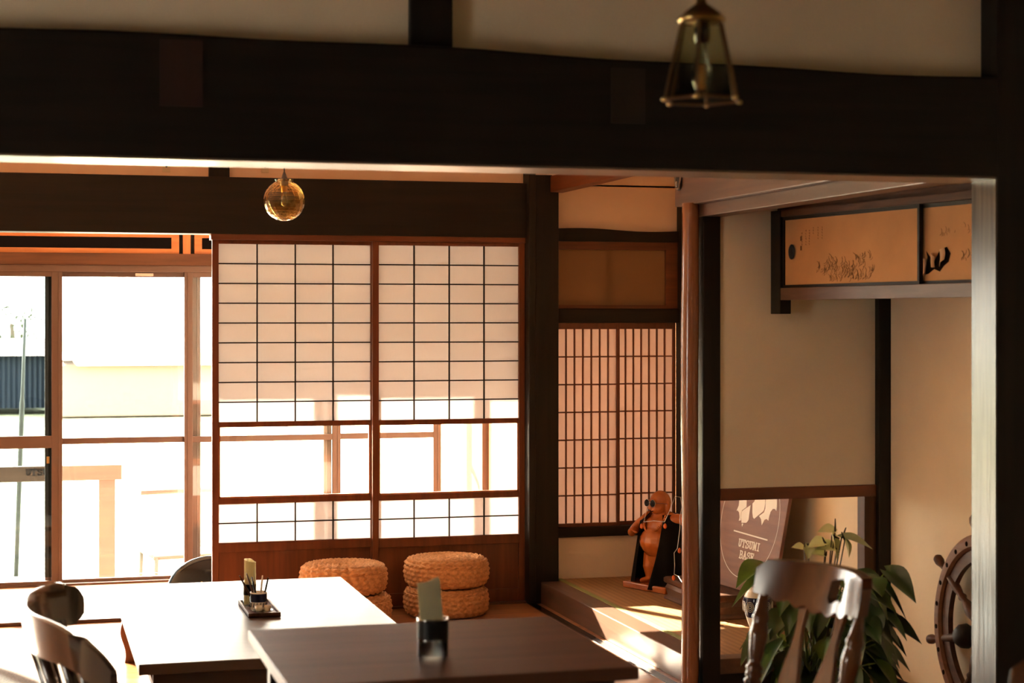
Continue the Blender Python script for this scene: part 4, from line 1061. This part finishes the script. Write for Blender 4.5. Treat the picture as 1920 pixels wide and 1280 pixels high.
# ------------------------------------------------------------------ ship's wheel against the right wall
wy, wz = 6.03, .30
pw0 = atX(1850, 1190, 3.555); wy, wz = pw0.y, pw0.z
wh = thing('ship_wheel', 'dark wooden ship steering wheel leaning against the cream wall at right', 'wheel', (3.55, wy, max(wz-.5, 0)))
def wp(r, a, x): return Vector((x, wy-r*cos(a), wz+r*sin(a)))
Rw = .385
m = MB(); vs = []; f = []; n = 96
for i in range(n):
    a = 2*pi*i/n
    for (r, x) in ((Rw-.055, 3.575), (Rw-.055, 3.545), (Rw-.045, 3.535), (Rw-.015, 3.535), (Rw, 3.545), (Rw, 3.575)): vs.append(wp(r, a, x))
for i in range(n):
    for k in range(6): f.append((i*6+k, i*6+(k+1)%6, ((i+1)%n)*6+(k+1)%6, ((i+1)%n)*6+k))
m.add(vs, f).build('rim', wood('worn brown rim wood', (.14, .062, .03), (.22, .10, .05), 'Y', .6, spec=.25), wh, smooth=True, angle=40)
m = MB(); vs = []; f = []
for i in range(n):
    a = 2*pi*i/n
    for (r, x) in ((Rw-.10, 3.572), (Rw-.10, 3.55), (Rw-.056, 3.55), (Rw-.056, 3.572)): vs.append(wp(r, a, x))
for i in range(n):
    for k in range(4): f.append((i*4+k, i*4+(k+1)%4, ((i+1)%n)*4+(k+1)%4, ((i+1)%n)*4+k))
m.add(vs, f).build('inner_ring', M['brownY'], wh, smooth=True, angle=40)
sprof = [(.05, .020), (.08, .014), (.10, .022), (.13, .027), (.17, .020), (.20, .012), (.215, .018), (.23, .012), (.27, .018), (Rw-.09, .016), (Rw-.01, .012), (Rw+.005, .010), (Rw+.02, .012), (Rw+.045, .020), (Rw+.065, .019), (Rw+.078, .008)]
for k in range(8):
    a = radians(12)+k*pi/4
    MB().tube([wp(r, a, 3.555) for r, _ in sprof], [q_ for _, q_ in sprof], 14).build('spoke', M['brownY'], wh, smooth=True)
MB().lathe([(.001, .155), (.030, .150), (.045, .130), (.048, .105), (.035, .085), (.05, .06), (.05, .035), (.075, .03), (.085, .02), (.085, 0)], 30, (3.575, wy, wz), (-1, 0, 0)).build('hub', M['darkY'], wh, smooth=True)
for k in range(24):
    MB().ell(wp(Rw-.03, radians(4)+k*pi/12, 3.5345), (.003, .010, .010), 10, 6).build('stud', M['hole'], wh, smooth=True)

# ------------------------------------------------------------------ outdoors
tag(B(-40, 60, YE+.06, 17, -.5, -.4).build('ground_yard', M['gravel']), kind='structure')
tag(MB().add([(-120, 17, -.45), (160, 17, -.45), (160, 58, -1.75), (-120, 58, -1.75), (160, 160, -3.0), (-120, 160, -3.0)], [(0,1,2,3), (3,2,4,5)]).build('ground_field', M['grass']), kind='structure')
# timber gate frame with lettering
gp_ = atY(228, 870, 13.0); gq = atY(228, 898, 13.0)
ga = thing('timber_frame', 'weathered timber post-and-rail sign frame standing in the yard left', 'frame', (gp_.x-.5, 13.0, -.4))
B(-1.2, gp_.x, 12.96, 13.04, gq.z, gp_.z).build('rail', M['gate'], ga, bevel=.003)
x1 = atY(185, 1000, 13.0).x; x2 = atY(216, 1000, 13.0).x
B(x1, x2, 12.97, 13.03, -.4, gq.z).build('post', M['gate'], ga, bevel=.003)
B(-1.15, -1.03, 12.97, 13.03, -.4, gq.z).build('post', M['gate'], ga, bevel=.003)
xa = atY(48, 885, 12.95).x; xb_ = atY(112, 885, 12.95).x
letters('UTSUMI', xa, xb_, atY(60, 891, 12.95).z, .042, .007, lambda x, z, t: (x, t, z), 12.954, 12.959, 'lettering', M['iron'], ga)
# garden chair
c0 = atY(350, 1060, 12.3)
gc = thing('garden_chair', 'pale garden chair with white mesh seat seen outside the window', 'chair', (c0.x, 12.3, -.4), radians(10))
sx = .26
m = MB().tube([(-.02-sx, -.2, .36), (sx, -.2, .36)], .014, 8).tube([(-sx, .22, .36), (sx, .22, .36)], .014, 8).tube([(-sx, -.2, .36), (-sx, .22, .36)], .014, 8).tube([(sx, -.2, .36), (sx, .22, .36)], .014, 8)
m.build('seat_frame', M['gate'], gc, local=True, smooth=True)
B(-sx, sx, -.2, .22, .36, .372).build('seat', M['cloth_w'], gc, local=True)
for (x, y) in ((-sx, -.2), (sx, -.2), (-sx, .22), (sx, .22)): MB().tube([(x, y, .36), (x*1.04, y*1.05, 0)], .016, 8).build('leg', M['bamboo'], gc, local=True, smooth=True)
MB().tube([(-sx, .24, .76), (sx, .24, .76)], .018, 8).build('back_rail', M['gate'], gc, local=True, smooth=True)
m = MB()
for x in (-sx, -sx+.1, sx): m.tube([(x, .18, .36), (x+.02, .24, .76)], .005, 6)
m.build('back_rods', M['cloth_w'], gc, local=True)
# garden pole
p0 = atY(47, 598, 14.0); p1 = atY(30, 1090, 14.0)
tag(MB().tube([p0, p0.lerp(p1, .3), p0.lerp(p1, .32), (p1.x, 14.0, -.4)], [.011, .014, .019, .017], 8).build('garden_pole', M['bamboo'], smooth=True), 'thin pale upright pole standing in the yard at far left', 'pole')
# beige storehouse
bh = thing('storehouse', 'beige building with lit white upper wall across the field', 'building', (-2.0, 62, -1.4))
def fx(px, Y): return atY(px, 600, Y).x
def fz(py, Y, px=230): return atY(px, py, Y).z
Yb = 60
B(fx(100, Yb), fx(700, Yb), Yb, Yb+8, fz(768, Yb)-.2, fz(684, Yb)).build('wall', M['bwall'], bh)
B(fx(144, Yb), fx(720, Yb), Yb-.3, Yb+8.2, fz(684, Yb), fz(660, Yb)).build('lit_upper_wall', M['bwhite'], bh)
rf = MB().add([(fx(100, Yb), Yb-.6, fz(660, Yb)), (fx(345, Yb), Yb-.6, fz(660, Yb)), (fx(310, Yb), Yb+3, fz(640, Yb)+.2), (fx(135, Yb), Yb+3, fz(628, Yb)+.2), (fx(100, Yb), Yb+8, fz(660, Yb)), (fx(345, Yb), Yb+8, fz(660, Yb))], [(0,1,2,3), (4,3,2,5), (0,3,4), (1,5,2), (0,4,5,1)]); rf.build('roof', M['bpink'], bh)
nh_ = thing('warehouse', 'dark navy corrugated warehouse across the field at far left', 'building', (-20, 66, -1.4))
Yn = 64; m = MB()
x0, x1 = fx(-260, Yn), fx(92, Yn); k = 70
vs = []; f = []
for i in range(k+1):
    x = x0+(x1-x0)*i/k; y = Yn-(.08 if i % 2 else 0); vs += [(x, y, fz(752, Yn)-.2), (x, y, fz(665, Yn))]
for i in range(k): f.append((i*2, i*2+2, i*2+3, i*2+1))
o_ = len(vs); vs += [(x1, Yn+8, fz(752, Yn)-.2), (x1, Yn+8, fz(665, Yn)), (x0, Yn+8, fz(752, Yn)-.2), (x0, Yn+8, fz(665, Yn))]
f += [(k*2, o_, o_+1, k*2+1), (o_, o_+2, o_+3, o_+1), (0, 1, o_+3, o_+2)]
m.add(vs, f).build('wall', M['bnavy'], nh_)
MB().add([(x0, Yn-.4, fz(665, Yn)), (x1, Yn-.4, fz(665, Yn)), (x1, Yn+8.3, fz(655, Yn)+.3), (x0, Yn+8.3, fz(655, Yn)+.3), (x0, Yn+8.3, fz(665, Yn)), (x1, Yn+8.3, fz(665, Yn))], [(0,1,2,3), (2,5,4,3), (0,3,4), (1,5,2), (0,4,5,1)]).build('roof', M['bpink'], nh_)
# tree beyond
tc_ = atY(22, 620, 75)
tt = thing('tree', 'pale sparse tree behind the navy warehouse', 'tree', (tc_.x, 75, -1.5))
MB().tube([(tc_.x, 75, -1.6), (tc_.x+.1, 75, -.2), (tc_.x, 75, tc_.z+.3)], [.22, .16, .08], 8).build('trunk', M['bark'], tt)
m = MB(); rd = random.Random(4)
for k in range(420):
    a = rd.uniform(0, 2*pi); r_ = rd.random()**.5; h_ = rd.uniform(-1, 1)
    p = Vector((tc_.x+1.3*r_*cos(a)*sqrt(1-h_*h_*.6), 75+1.2*r_*sin(a), tc_.z+.1+.9*h_)); s_ = rd.uniform(.05, .12)
    ax = Vector((rd.uniform(-1, 1), rd.uniform(-1, 1), rd.uniform(-1, 1))).normalized(); b_ = ax.orthogonal().normalized(); c = ax.cross(b_)
    m.add([p-b_*s_, p+c*s_*.6, p+b_*s_, p-c*s_*.6], [(0,1,2,3)])
m.build('foliage', M['treeleaf'], tt)

# second varnished chair, only its crest end reaches the lower right corner of the view
c2 = copy_tree(cr); c2.location = (1.448, 2.478, 0)
c2['label'] = 'varnished chair almost entirely outside the view at the lower right corner'
